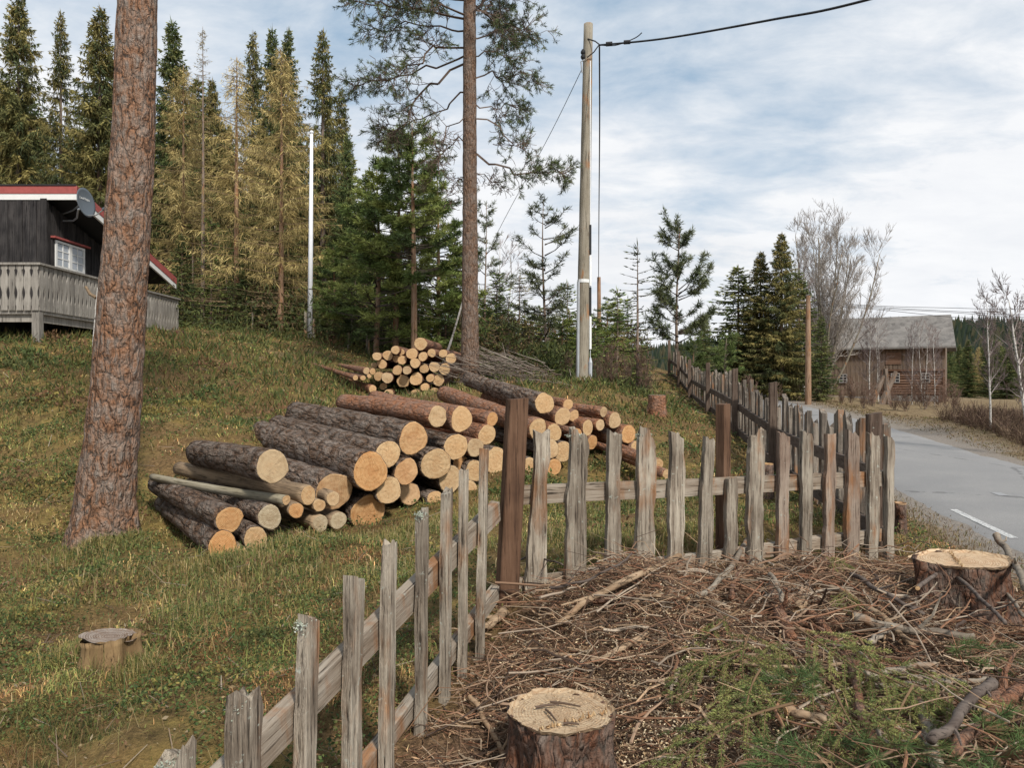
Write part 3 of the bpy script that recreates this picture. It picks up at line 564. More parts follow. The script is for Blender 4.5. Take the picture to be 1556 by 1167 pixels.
    m = MB(); m.prism([(L-0.1, F(0), 4.4), (L-0.1, F(-D), 4.4), (L-0.1, F(-D/2), zr)], (0.1, 0, 0)); obj('gable', m, boards, root)
    for i, (px, dx, h, lab) in enumerate(((1321, 1.0, 1.6, 'slanting grey timber propped below the barn, left one'), (1338, 1.0, 1.9, 'slanting grey timber propped below the barn, middle one'), (1350, -0.1, 2.1, 'upright old post leaning below the barn, right of the slanting timbers'))):
        p = on_ground(px, 44); m = MB(); m.tube([(0, 0, -0.2), (dx*0.5, 0.1, h*0.5), (dx, 0.2, h)], [0.2, 0.17, 0.12], 7, rough=0.4, seed=i); tag(obj('old_timber', m, MAT['greybark'], loc=p), lab, 'timber', 'old timbers below the barn')
build_barn()
# ------------------------------------------------------------ poles and wires
def build_poles():
    steel = m_plain('galvanised', (0.42, 0.43, 0.44), 0.45, 0.6); blackm = m_plain('black_rubber', (0.015, 0.015, 0.016), 0.6); whitem = m_plain('white_plastic', (0.7, 0.7, 0.68), 0.5)
    b = on_ground(884, 17.5); top = P(894, 36, 17.5)-np.array(b)
    up = thing('utility_pole', 'tall grey wooden utility pole behind the log stack', 'utility pole', b)
    zs = np.linspace(-0.3, 1, 30); m = MB(); m.tube([top*z for z in zs], np.interp(zs, [-0.3, 0, 1], [0.165, 0.155, 0.105]), 14, rough=0.03, seed=4, freq=3); obj('shaft', m, MAT['pole'], up, True)
    z = 2.42/top[2]; m = MB(); m.tube([top*z, top*(z+0.009)], 0.148, 14); obj('white_band', m, whitem, up)
    k = P(891, 95, 17.4)-np.array(b); m = MB(); m.tube([k+(-0.1, -0.05, -0.25), k+(-0.13, -0.06, 0.0), k+(-0.05, -0.06, 0.05)], 0.018, 6); obj('bracket', m, steel, up)
    for px, py in ((886, 79), (886, 86)):
        q = P(px, py, 17.35)-np.array(b); m = MB(); m.tube([q-(0, 0, 0.06), q-(0, 0, 0.02), q+(0, 0, 0.02), q+(0, 0, 0.07)], [0.03, 0.055, 0.055, 0.025], 9); obj('insulator', m, blackm, up)
    q = P(899, 62, 17.3)-np.array(b); m = MB(); m.tube([q+(-0.08, 0.1, 0.1), q+(0.08, 0, 0), q+(0.17, -0.02, -0.08)], 0.015, 6); m.tube([q+(-0.1, 0.05, -0.35), q+(0.05, 0, -0.25), q+(0.17, -0.02, -0.09)], 0.013, 6); obj('hook', m, blackm, up)
    m = MB(); a = P(879, 428, 17.3)-np.array(b); c = P(878, 575, 17.3)-np.array(b); m.tube([a, c], 0.035, 7); obj('conduit', m, steel, up)
    cl = P(911, 68, 17.3)
    def wire(name, pts, r, label, cat='cable', grp=None, mat=blackm):
        pts = _spline(np.array(pts, float), 60); m = MB(); m.tube(pts-pts[0], r, 5); return tag(obj(name, m, mat, loc=pts[0]), label, cat, grp)
    w = wire('overhead_cable', [cl, P(1010, 58, 15.6), P(1170, 30, 13.2), P(1315, 0, 11.6), P(1800, -140, 8.5)], 0.022, 'black overhead cable running from the pole to the upper right')
    for t_, s_ in ((0.10, 0.05), (0.28, 0.045)):
        pt = cl+(P(1010, 58, 15.6)-cl)*t_*1.6; m = MB(); m.tube([pt-cl+(-0.07, 0, 0), pt-cl+(0.07, 0, 0.01)], s_, 7); obj('clamp', m, blackm, w)
    m = MB(); m.tube(_spline(np.array([(0, 0, 0), (0.35, -0.15, -0.07), (0.75, -0.3, 0.02), (0.9, -0.4, 0.10)]), 20), 0.012, 5); obj('jumper_lead', m, blackm, w)
    pc = on_ground(911, 42); pt = P(910, 421, 42)
    m = MB(); m.tube([(0, 0, -0.3), np.array(pt)-np.array(pc)], [0.14, 0.10], 10); tag(obj('utility_pole', m, MAT['orangebark'], loc=pc), 'distant brown pole seen right beside the tall grey pole', 'utility pole')
    wire('drop_cable', [cl+(0.0, 0.03, -0.02), P(911, 200, 22), P(910, 330, 31), P(909.5, 426, 42)], 0.02, 'thin dark cable hanging from the pole top to the distant pole')
    wire('stay_wire', [P(884, 105, 17.4), P(835, 205, 20.5), P(768, 330, 25), P(735, 395, 28)], 0.008, 'thin stay wire slanting left from the tall pole into the wood', 'wire')
    an = on_ground(897, 16.2); tp = P(897, 92, 17.4)-np.array(an); st = thing('guy_wire', 'guy wire with black and white marker sleeve right of the tall pole', 'wire', an)
    m = MB(); m.tube([(0, 0, -0.1), tp], 0.009, 5); obj('strand', m, steel, st)
    for y0, y1, mt in ((355, 400, blackm), (402, 448, whitem), (450, 492, blackm), (494, 542, whitem)):
        f0 = (CY-y0); zz = []
        for y in (y0, y1): zz.append((an.z*0+((597-y)/(597-92))))
        m = MB(); m.tube([tp*zz[0], tp*zz[1]], 0.026, 8); obj('marker_sleeve', m, mt, st)
    m = MB(); m.tube([tp*0.085, tp*0.07, tp*0.03, tp*0.02], [0.02, 0.045, 0.04, 0.015], 8); obj('turnbuckle', m, steel, st)
    # pole across the road with its wires
    b2 = on_ground(1228, 40); t2 = P(1228, 449, 40)-np.array(b2); m = MB(); m.tube([t2*z for z in (-0.05, 0, 0.5, 1)], [0.17, 0.165, 0.14, 0.11], 10); tag(obj('utility_pole', m, MAT['orangebark'], loc=b2), 'brown wooden pole beside the dark spruces before the barn', 'utility pole')
    for i, (y0, y1, y2, yy) in enumerate(((464, 468, 470, 'topmost'), (466, 473, 478, 'second'), (468, 475, 482, 'third'), (470, 482, 487, 'lowest'))):
        wire('power_line', [P(1235, y0-6, 52), P(1340, y0+1, 54), P(1450, y1, 56), P(1560, y2, 58), P(1750, y2-4, 62)], 0.018, f'{yy} of the grey wires crossing the sky above the barn', 'wire', 'wires above the barn')
    # flagpole
    fb = on_ground(471, 24); ft = P(473.5, 203, 24)-np.array(fb); fl = thing('flagpole', 'slim white flagpole at the forest edge', 'flagpole', fb); wp = m_plain('white_flagpole_paint', (0.72, 0.73, 0.75), 0.4, nz=0.04)
    m = MB(); m.tube([(0, 0, 0.1), ft*0.5, ft], [0.085, 0.07, 0.045], 10); obj('shaft', m, wp, fl, True)
    m = MB(); m.tube([ft+(0, 0, 0.0), ft+(0, 0, 0.04), ft+(0, 0, 0.1)], [0.05, 0.075, 0.03], 10); obj('knob', m, wp, fl)
    m = MB(); m.box((-0.17, -0.05, -0.3), (-0.10, 0.07, 0.95)); m.box((0.10, -0.05, -0.3), (0.15, 0.07, 0.7)); obj('hinge_post', m, MAT['pole'], fl)
    for i, (px, h, Y) in enumerate(((383, 0.75, 26), (529, 0.55, 23), (557, 0.65, 22.5), (560, 0.45, 22))):
        p = on_ground(px, Y); m = MB(); m.tube([(0, 0, -0.2), (0.02, 0, h)], [0.035, 0.03], 6)
        tag(obj('stake', m, MAT['pole'], loc=p), ['grey stake left of the flagpole', 'grey stake nearest the flagpole on its right', 'taller of two grey stakes left of the far log stack', 'shorter of two grey stakes left of the far log stack'][i], 'stake', 'grey stakes at the forest edge')
    p = on_ground(664, 17.5); m = MB(); q = P(706, 448, 17)-np.array(p); m.tube(_spline(np.array([(0, 0, 0), q*0.5+(0.02, 0, -0.03), q]), 12), [0.03]*6+[0.022]*6, 6); tag(obj('leaning_pole', m, MAT['birch'], loc=p), 'thin pale pole leaning against the slender pine', 'pole')
    p = P(600, 553, 22)
build_poles()
# ------------------------------------------------------------ logs
def build_log(name, label, group, a, b, dia, bark, end, seed, back_r=0.93, bow=0.0, cat='log', sides=18):
    a = np.array(a, float); b = np.array(b, float); d = norm(b-a); L = np.linalg.norm(b-a)
    x = norm(np.cross(d, [0, 0, 1.0])); z = np.cross(x, d); root = thing(name, label, cat, (0, 0, 0), group)
    rr = random.Random(seed); tw = rr.uniform(0, 6.28); ct, st = math.cos(tw), math.sin(tw); x, z = x*ct+z*st, z*ct-x*st
    root.matrix_world = Matrix([[x[0], d[0], z[0], a[0]], [x[1], d[1], z[1], a[1]], [x[2], d[2], z[2], a[2]], [0, 0, 0, 1]])
    r = dia/2; n = sides; k = max(6, int(L/0.07)); ang = np.arange(n)*2*math.pi/n
    e1, e2, p1, p2 = rr.uniform(0.02, 0.07), rr.uniform(0.01, 0.045), rr.uniform(0, 6.28), rr.uniform(0, 6.28)
    shape = 1+e1*np.cos(2*ang+p1)+e2*np.cos(3*ang+p2)+0.02*(vnoise(np.stack([np.cos(ang)*3+seed, np.sin(ang)*3, ang*0], -1), seed)-0.5)*2
    ys = np.linspace(0, L, k); rad = np.interp(ys, [0, 0.15, L], [1.0, 0.985, back_r])
    bw = bow*np.sin(ys/L*math.pi)
    base = np.stack([np.cos(ang), 0*ang, np.sin(ang)], -1)
    V = base[None]*(r*rad[:, None, None]*shape[None, :, None]); V = V*(1+0.075*(fbm(np.stack([base[None, :, 0]*3+0*ys[:, None], 5*ys[:, None]+0*ang[None], base[None, :, 2]*3+seed+0*ys[:, None]], -1), seed, 2)-0.5)*2)[..., None]
    V[..., 1] += ys[:, None]; V[..., 2] += bw[:, None]
    slant = rr.uniform(-0.12, 0.12); V[0, :, 1] += V[0, :, 0]*slant+0.01*r; V = V
    m = MB(); i = np.arange(k-1)[:, None]*n; j = np.arange(n)[None, :]; j2 = (j+1) % n
    VI = V[0]*np.array([0.94, 1, 0.94])+np.array([0, 0.002, 0]); m.add(np.concatenate([V.reshape(-1, 3), VI]), Q=np.concatenate([np.stack([i+j, i+n+j, i+n+j2, i+j2], -1).reshape(-1, 4), np.stack([k*n+j[0], j[0], j2[0], k*n+j2[0]], -1)])); m.gon([(k-1)*n+q for q in range(n)][::-1]); o = obj('bark', m, bark, root, True)
    rings = [0.0, 0.35, 0.7, 0.92, 0.965]; W = []
    for f in rings[1:]:
        w = V[0]*f; w[:, 1] = V[0][:, 1]*f-0.006*r/0.15+(0.02*r)*(f > 0.96)+(RNG.random(n)-0.5)*0.03*r; W.append(w)
    m = MB(); m.add(np.vstack([[(0, -0.006, 0)]]+W), T=[[0, 1+q, 1+(q+1) % n] for q in range(n)], Q=[[1+(h)*n+q, 1+(h+1)*n+q, 1+(h+1)*n+(q+1) % n, 1+h*n+(q+1) % n] for h in range(3) for q in range(n)])
    obj('cut_face', m, end, root); return root
YE = lambda px: float(np.interp(px, [330, 410, 470, 560, 660, 750, 850, 930, 1000], [6.2, 6.6, 6.95, 7.4, 8.2, 9.0, 9.6, 10.2, 10.4]))
G1 = 'logs in the near stack'
# end x, end y, diameter in the photograph, bark, end, beta (deg), length, slope, label
NEAR = [
 (338,829,44,'logbark','endorange',36,2.2,0.02,'stout grey log lowest at the near left corner of the near stack'),
 (348.5,790,41,'logbark','endorange',40,2.1,0.03,'log with yellow-stained end resting on the near left corner log'),
 (388,819,37,'logbark','end',36,2.0,0.02,'log half sunk in grass, second in the bottom row from the left'),
 (365,838,17,'palebark','end',36,1.2,0.0,'very thin short log end in the grass by the near left corner'),
 (410,786,38,'logbark','endgrey',38,2.2,0.03,'dark barked log with cracked grey end beside the yellow-stained one'),
 (450,776,24,'palebark','endorange',36,2.0,0.02,'small orange log end just under the long grey-brown pole log'),
 (468.5,753,29,'palebark','end',52,2.3,0.03,'long grey-brown pole log lying across the left end of the stack'),
 (435,760,16,'alderbark','end',61,1.85,0.04,'thin smooth pale green stick lying on top at the left end'),
 (485,768,20,'palebark','end',40,1.6,0.02,'thin log end right under the tip of the long grey-brown pole'),
 (506,758,22,'palebark','end',38,1.5,0.02,'small pale log end in front of the broad orange one'),
 (487,796,26,'palebark','endgrey',44,1.6,0.02,'greyish thin log end low on the left side'),
 (514,791,27,'palebark','endgrey',38,1.6,0.02,'pale thin log end low, right of the greyish one'),
 (455,818,20,'palebark','end',38,1.4,0.0,'thin log end sunk in the grass below the greyish ends'),
 (443,824,15,'palebark','endorange',38,1.4,0.0,'thinnest log end sunk in the grass below the greyish ends'),
 (508,747,60,'logbark','endorange',36,3.0,0.02,'broad orange log end partly hidden by a small pale log'),
 (414,709,53,'logbark','end',40,2.0,-0.02,'thick dark barked log with pale oval end at upper left'),
 (563,717,61,'logbark','endorange',36,3.3,0.05,'thickest log with rough hacked orange end and dark bark'),
 (559,780,58,'logbark','endorange',36,3.0,0.03,'thick log at the bottom with its end hidden behind grass'),
 (590,690,43,'logbark','end',38,3.0,0.05,'dark barked log just above and right of the thickest log'),
 (591,746,42,'logbark','end',34,3.0,0.03,'oval pale log end low, right of the thickest log'),
 (628,667,50,'logbark','endorange',42,2.7,0.06,'thick log with star-cracked end below the two side by side top logs'),
 (617,717,41,'logbark','endorange',34,2.8,0.04,'log with a split and hollowed orange end'),
 (663,705,49,'logbark','end',32,2.8,0.04,'round pale log end with clear rings, centre of the near stack'),
 (693,679,41,'logbark','end',38,2.4,0.05,'round pale log end above and right of the ringed one'),
 (665,633,36,'redbark','end',44,1.9,0.05,'left one of the two side by side top logs, reddish bark'),
 (701,637,39,'redbark','end',36,2.2,0.07,'right one of the two side by side top logs, reddish bark'),
 (684,728,41,'logbark','end',32,2.6,0.03,'oval pale log end below and right of the ringed one'),
 (722,680,30,'redbark','end',32,2.6,0.05,'small oval log end left of the brown corner post, middle row'),
 (722,716,34,'logbark','end',32,2.6,0.04,'oval log end left of the brown corner post, lower row'),
 (740,661,31,'redbark','end',36,2.3,0.06,'reddish barked log end left of the brown corner post, upper row'),
 (748,637,23,'redbark','endorange',40,2.0,0.07,'thin reddish log touching the brown corner post near its top'),
 (752,700,40,'logbark','end',30,2.4,0.05,'pale log end half hidden by the brown corner post'),
 (700,704,26,'logbark','endorange',30,2.2,0.04,'log end set back in the gap right of the ringed end'),
 (660,758,25,'logbark','end',32,2.2,0.02,'small log end lying in the grass under the centre of the stack'),
 (711,745,32,'logbark','end',30,2.2,0.03,'bottom log end seen between thin grey pickets'),
 (622,750,36,'logbark','endorange',32,2.4,0.02,'shaded orange log end set back under the split one'),
 (817,652,33,'redbark','end',28,3.0,0.13,'long reddish log sloping up behind the brown corner post'),
 (827,613,33,'logbark','end',22,2.9,0.10,'long dark log on top at the back of the near stack'),
 (855,633,28,'redbark','end',26,2.4,0.08,'orange-barked log end right below the long dark top log'),
 (863,615,18,'redbark','end',26,2.2,0.08,'thin log end touching the long dark top log on its right'),
 (917,626,17,'redbark','end',44,1.6,0.06,'thin log on top at the right end of the near stack'),
 (934,639,27,'redbark','end',34,1.8,0.05,'round pale log end at upper right of the near stack'),
 (912,646,18,'redbark','end',40,1.8,0.07,'thin log end left of the round pale upper right one'),
 (893,650,24,'redbark','end',38,1.7,0.06,'oval log end second left of the round pale upper right one'),
 (872,632,19,'redbark','end',28,2.0,0.08,'thin log end set back right of the orange-barked one'),
 (842,657,27,'redbark','end',28,2.2,0.09,'log end tucked right of the long reddish log'),
 (955,660,29,'redbark','endorange',30,1.8,0.05,'orange rounded log end farthest right in the upper rows'),
 (855,686,33,'logbark','end',30,2.2,0.05,'round log end low behind the second wide picket'),
 (836,682,30,'logbark','end',30,2.2,0.05,'log end low behind the first wide picket'),
 (928,664,21,'redbark','endorange',38,1.9,0.05,'reddish log with hidden end under the round pale upper right one'),
 (842,710,26,'logbark','endorange',28,2.0,0.03,'bottom log end right of the first wide picket'),
 (805,710,31,'logbark','end',28,2.0,0.04,'bottom log end between the brown corner post and first wide picket'),
 (876,660,20,'redbark','endorange',30,2.0,0.05,'log end peeking over the top of the second wide picket'),
 (966,679,19,'redbark','end',30,1.6,0.03,'small log end lowest at the right of the near stack'),
 (900,672,22,'redbark','endorange',40,1.9,0.04,'reddish log lying low behind the third picket'),
]
for i, (px, py, d, bk_, en, be, L_, sl, lab) in enumerate(NEAR):
    Y = YE(px)+(0.25 if 'set back' in lab or 'hidden' in lab else 0); a = P(px, py, Y); be = math.radians(be); b = a+np.array([-math.sin(be)*L_, math.cos(be)*L_, sl*L_+0.02])
    build_log('log', lab, G1, a, b, d*Y/FPX, MAT[bk_], MAT[en], 100+i, 0.9 if d > 30 else 0.8, 0.05 if 'stick' in lab else 0.018*math.sin(i*2.7))
for i, (a, b, d, lab) in enumerate(((P(1001,705,9.3), P(925,672,10.6), 0.13, 'thin pole with pale end lying by the fifth picket'), (P(1013,721,9.1), P(935,690,10.3), 0.12, 'lowest thin pole lying on the ground by the fifth picket'), (P(976,697,9.4), P(905,676,10.4), 0.12, 'thin pole lying behind the wide lichened picket'))):
    build_log('log', lab, 'loose poles right of the near stack', a, b, d, MAT['redbark'], MAT['end'], 300+i, 0.75)
FAR = [(1072,195,120),(842,250,80),(893,270,66),(993,285,106),(675,308,80),(773,300,92),(850,330,70),(903,342,84),(1093,310,86),(1172,277,78),(1277,283,78),(1347,328,100),(720,378,88),(650,390,56),(860,435,88),(948,435,80),(1022,370,92),(1105,420,86),(1197,405,100),(1290,425,106),(690,490,86),(768,503,104),(912,533,120),(1030,515,122),(1160,507,76),(1235,527,110),(732,582,68),(1112,590,80),(780,650,90),(890,640,50),(1025,645,80),(1200,630,80)]
rows = [[f for f in FAR if lo <= f[1] < hi] for lo, hi in ((0, 240), (240, 345), (345, 450), (450, 560), (560, 999))]
ORD = ['leftmost', 'second from the left', 'third from the left', 'fourth from the left', 'fifth from the left', 'sixth from the left', 'seventh from the left', 'eighth from the left', 'ninth from the left', 'tenth from the left', 'eleventh from the left']
RN = ['single thick log crowning the far stack', 'in the upper row of the far stack', 'in the middle row of the far stack', 'in the lower row of the far stack', 'in the grassy bottom row of the far stack']
for ri, row in enumerate(rows):
    for ci, (zx, zy, zd) in enumerate(sorted(row)):
        px, py = zx/5.985+460, zy/5.985+490; Y = 14.6+RNG.uniform(-0.12, 0.2)+(0.25 if zd < 75 else 0); a = P(px, py, Y); an = math.radians(3+5*(px-620)/80); L_ = 2.6
        b = a+np.array([math.sin(an)*L_+px*0-(778-px)/FPX*L_*0.4, L_, 0.02*L_])
        lab = RN[0] if ri == 0 else ('sawn log ' + ORD[ci] + ' ' + RN[ri])
        build_log('log', lab, 'logs in the far stack', a, b, zd/5.985*Y/FPX*1.0, MAT['redbark'], MAT['end'], 400+ri*20+ci, 0.9, sides=14)
SIDE = [((580,440,62),(330,375),'upper long thin log leftmost beside the far stack'),((635,445,58),(420,385),'second long thin log beside the far stack, touching it'),((480,503,50),(95,365),'longest thin pole sticking out left of the far stack'),((548,505,50),(200,420),'thin pole under the longest one left of the far stack'),((607,485,42),(300,440),'thin pale-ended pole close to the far stack'),((637,608,80),(180,455),'thick low log slanting out left of the far stack'),((700,672,40),(175,490),'peeled pale pole lowest on the grass left of the far stack')]
for i, ((zx, zy, zd), (fx, fy), lab) in enumerate(SIDE):
    Y = 14.4; Y2 = 17.2; a = P(zx/5.985+460, zy/5.985+490, Y); b = P(fx/5.985+460, fy/5.985+490+2, Y2)
    build_log('log', lab, 'poles beside the far stack', a, b, zd/5.985*Y/FPX, MAT['palebark' if i in (6, 4) else 'redbark'], MAT['end'], 500+i, 0.55, sides=12)
# ------------------------------------------------------------ stumps
def stump(px, Y, top_py, w_px, label, bark, end, flare=1.25, seed=0, lobes=(), tilt=(0, 0), sides=72, px_top=None, stretch=1.0, rim=True):
    g = on_ground(px, Y); R = w_px*Y/FPX/2; h = (CY-top_py)*Y/FPX-g.z; root = thing('stump', label, 'stump', (g.x, g.y, g.z), 'tree stumps')
    a = np.arange(sides)*2*math.pi/sides; k = 9; zs = np.linspace(-0.12, h, k); rad = np.interp(zs, [-0.12, 0, h*0.45, h], [flare*1.12, flare, 1.05, 1.0])
    base = np.stack([np.cos(a)*stretch, np.sin(a)], -1); buttress = 1+0.09*np.cos(5*a+seed)+0.05*np.cos(3*a+seed*2)
    V = np.zeros((k, sides, 3))
    for i in range(k):
        f = (1-zs[i]/h)*1.0; rdg = np.abs(fbm(np.stack([np.cos(a)*7+seed, np.sin(a)*7, np.full(sides, zs[i]*2.5)], -1), seed+4, 2)-0.5)*2; rr = R*rad[i]*(1+(buttress-1)*(0.4+1.6*max(0, f)))*(1-0.10*(1-np.sqrt(rdg))*(i < k-1))*(1+0.10*(fbm(np.stack([np.cos(a)*5+seed, np.sin(a)*5, np.full(sides, zs[i]*4)], -1), seed, 3)-0.5)*2)
        for (la, lr, lw) in lobes: rr = rr*(1+lr*np.exp(-((np.angle(np.exp(1j*(a-la))))/lw)**2))
        V[i, :, :2] = base*rr[:, None]; V[i, :, 2] = zs[i]+(V[i, :, 0]*tilt[0]+V[i, :, 1]*tilt[1])*(i/(k-1))
    V[-1, :, 2] += (RNG.random(sides)-0.5)*0.010*min(1, R/0.2)
    i = np.arange(k-1)[:, None]*sides; j = np.arange(sides)[None, :]; j2 = (j+1) % sides
    m = MB(); VR = V[-1].copy(); VR[:, :2] *= 0.90; VR[:, 2] -= 0.006 if rim else 0.04; V2 = np.concatenate([V, VR[None]]); i = np.arange(k)[:, None]*sides; m.add(V2.reshape(-1, 3), Q=np.stack([i+j, i+j2, i+sides+j2, i+sides+j], -1).reshape(-1, 4)); obj('bark', m, bark, root, True)
    m = MB(); W = []
    for f in (0.3, 0.6, 0.8, 0.93, 0.985):
        w = V[-1].copy(); w[:, :2] *= f; w[:, 2] = h+(w[:, 0]*tilt[0]+w[:, 1]*tilt[1])+(RNG.random(sides)-0.5)*0.003-((0.012 if rim else 0.0) if f > 0.94 else -0.004); W.append(w)
    # face lies round local Y: build in a turned child so the rings follow
    W = np.vstack([[(0, 0, h+0.004)]]+W); W = W-np.array([0, 0, h]); W = np.stack([W[:, 0], -W[:, 2], W[:, 1]], -1)
    n = sides; m.add(W, T=[[0, 1+q, 1+(q+1) % n] for q in range(n)], Q=[[1+b_*n+q, 1+(b_+1)*n+q, 1+(b_+1)*n+(q+1) % n, 1+b_*n+(q+1) % n] for b_ in range(4) for q in range(n)])
    o = obj('cut_face', m, end, root, loc=(0, 0, h)); o.rotation_euler = (math.radians(90), 0, 0); return root, h, R
stumpbark = m_pinebark('stump_bark', (16, 16, 6), [(0.0, (0.025, 0.018, 0.014)), (0.10, (0.14, 0.06, 0.033)), (0.3, (0.12, 0.085, 0.066)), (0.75, (0.19, 0.155, 0.13))], 0.03)
oldside = m_grain('old_stump_wood', [(0.07, 0.042, 0.02), (0.17, 0.105, 0.05), (0.27, 0.18, 0.09)], 2, sc=0.8)
oldtop = m_endgrain('old_grey_end', (0.30, 0.25, 0.21), (0.13, 0.09, 0.065), (0.17, 0.11, 0.075)); freshtop = m_endgrain('fresh_stump_end', (0.50, 0.375, 0.245), (0.37, 0.235, 0.135), (0.33, 0.19, 0.10))
s0, h0, R0 = stump(853, 2.93, 1082, 162, 'freshly sawn stump in the foreground, centre bottom', stumpbark, freshtop, 1.36, 3)
mb = MB(); A = np.array([(-0.10, 0.02, 0.008), (-0.04, 0.07, 0.008), (-0.06, 0.0, 0.008), (0.0, -0.12, 0.008)])+(0, 0, h0); B = np.array([(-0.02, 0.035, 0.012), (0.06, 0.02, 0.014), (-0.03, -0.09, 0.01), (0.05, -0.13, 0.01)])+(0, 0, h0)
for q in range(4):
    m_ = MB(); m_.tube([A[q], (A[q]+B[q])/2+(0.001, 0.001, 0.003), B[q]+(B[q]-A[q])*0.15], [0.005, 0.0045, 0.003], 6); r_ = tag(obj('twig', m_, m_plain('dark_twig', (0.10, 0.065, 0.045)), loc=s0.location), ['leftmost short twig on the foreground stump', 'thickest short twig on the foreground stump', 'twig pointing down on the foreground stump', 'small twig by the near rim of the foreground stump'][q], 'twig', 'twigs on the stump')
m_ = MB(); k_ = 500; an = RNG.uniform(0, 6.28, k_); rr_ = R0*np.sqrt(RNG.uniform(0, 0.9, k_)); A = np.stack([np.cos(an)*rr_, np.sin(an)*rr_, np.full(k_, h0+0.008)], -1); m_.slivers(A, A+RNG.normal(0, 0.005, (k_, 3))*(1, 1, 0.2), 0.003, C=np.array([(0.62, 0.48, 0.30), (0.5, 0.34, 0.18), (0.12, 0.06, 0.03)])[RNG.integers(0, 3, k_)]); kind(obj('sawdust', m_, MAT['litterm'], s0), 'stuff')
def hinge(root, h, R_, off, ang):
    m = MB(); k = 26; t = np.linspace(-0.8, 0.8, k)*math.sqrt(max(0.05, 1-off*off))*R_; c, s_ = math.cos(ang), math.sin(ang); A = np.stack([c*t-s_*off*R_, s_*t+c*off*R_, np.full(k, h)], -1)+RNG.normal(0, 0.004, (k, 3))*(1, 1, 0); B = A+np.stack([RNG.normal(0, 0.004, k), RNG.normal(0, 0.004, k), RNG.uniform(0.004, 0.022, k)], -1); m.sticks(A, B, 0.007, 0.0015, C=np.array([(0.42, 0.28, 0.15), (0.52, 0.38, 0.22), (0.30, 0.17, 0.08)])[RNG.integers(0, 3, k)]); kind(obj('splintered_hinge', m, MAT['litterm'], root), 'stuff')
hinge(s0, h0, R0, -0.45, 0.5)
s1_, h1_, R1_ = stump(1460, 4.25, 851, 118, 'broad double sawn stump among sticks at the right', stumpbark, freshtop, 1.22, 8, lobes=((0.1, 0.20, 0.45), (math.pi, 0.16, 0.45), (-1.3, -0.12, 0.3), (1.2, 0.08, 0.3)), stretch=1.05, tilt=(-0.03, 0.02)); hinge(s1_, h1_, R1_, 0.1, 1.2)
stump(168, 4.05, 966, 82, 'old grey-topped stump in the grass at lower left', oldside, oldtop, 1.22, 5, tilt=(0.10, -0.06), sides=40, rim=False)
stump(999, 13, 601, 26, 'small reddish stump on the slope beyond the near stack', MAT['redbark'], oldtop, 1.15, 11, sides=20)
stump(1368, 6.2, 766, 18, 'low dark stump at the end of the weathered fence by the road', stumpbark, freshtop, 1.1, 12, sides=16)
stump(1167, 8.0, 706, 16, 'small sawn stump seen through the road fence', stumpbark, MAT['end'], 1.1, 13, sides=16)
stump(268, 20, 503, 22, 'dark stump by the end of the cabin deck', stumpbark, oldtop, 1.2, 14, sides=16)
# ------------------------------------------------------------ fences
def picket_mesh(h, wb, wt, th, seed, jag=0.03, slant=0.0, lean=(0, 0), bulge=0.22, point=None, wob=0.15, levels=26):
    """local x = width, y = thickness (front is -y), z up; lean = shift of the top"""
    rr = np.random.default_rng(seed); xs = np.linspace(-0.5, 0.5, 7); prof = [(x, -0.5-bulge*(1-(2*x)**2)*0.6) for x in xs]+[(0.5, 0.5), (0.17, 0.5), (-0.17, 0.5), (-0.5, 0.5)]
    prof = np.array(prof); n = len(prof); zs = np.linspace(0, 1, levels); V = np.zeros((levels, n, 3))
    for i, t in enumerate(zs):
        w = wb+(wt-wb)*t; z = t*h; nl = (fbm(np.array([[z*7, seed*1.7, 0.0]]), seed, 3)[0]-0.5)*2.2; nr = (fbm(np.array([[z*7, seed*1.7, 7.0]]), seed+3, 3)[0]-0.5)*2.2; nf = (vnoise(np.array([[z*3.0, seed*0.7, 3.0]]), seed+5)[0]-0.5)*2
        x = prof[:, 0]*w; x = x+np.where(prof[:, 0] > 0, nr, nl)*wob*w*np.abs(prof[:, 0])*2+nf*wob*0.5*w
        V[i, :, 0] = x+lean[0]*t; gr = (vnoise(np.stack([prof[:, 0]*9+seed, np.full(n, z*1.5), prof[:, 1]], -1), seed+9)-0.5)*0.35
        V[i, :, 1] = prof[:, 1]*th*(1+gr)+lean[1]*t; V[i, :, 2] = z
    top = V[-1]; j = jag*(vnoise(np.stack([prof[:, 0]*8, prof[:, 1]*0.8, np.full(n, seed*1.0)], -1), seed+11)-0.5)*2
    if point == 'point': j = j-np.abs(prof[:, 0])*1.6*wt
    top[:, 2] += j+slant*prof[:, 0]*2; V[-2, :, 2] = V[-2, :, 2]*0.6+np.minimum(V[-2, :, 2], top[:, 2]-0.02)*0.4
    m = MB(); i = np.arange(levels-1)[:, None]*n; jj = np.arange(n)[None, :]; j2 = (jj+1) % n
    m.add(V.reshape(-1, 3), Q=np.stack([i+jj, i+j2, i+n+j2, i+n+jj], -1).reshape(-1, 4)); c = m.n
    m.add([top.mean(0)-(0, 0, 0.004)], T=None); b = (levels-1)*n; m.T.append(np.array([[b+q, b+(q+1) % n, c] for q in range(n)])); return m
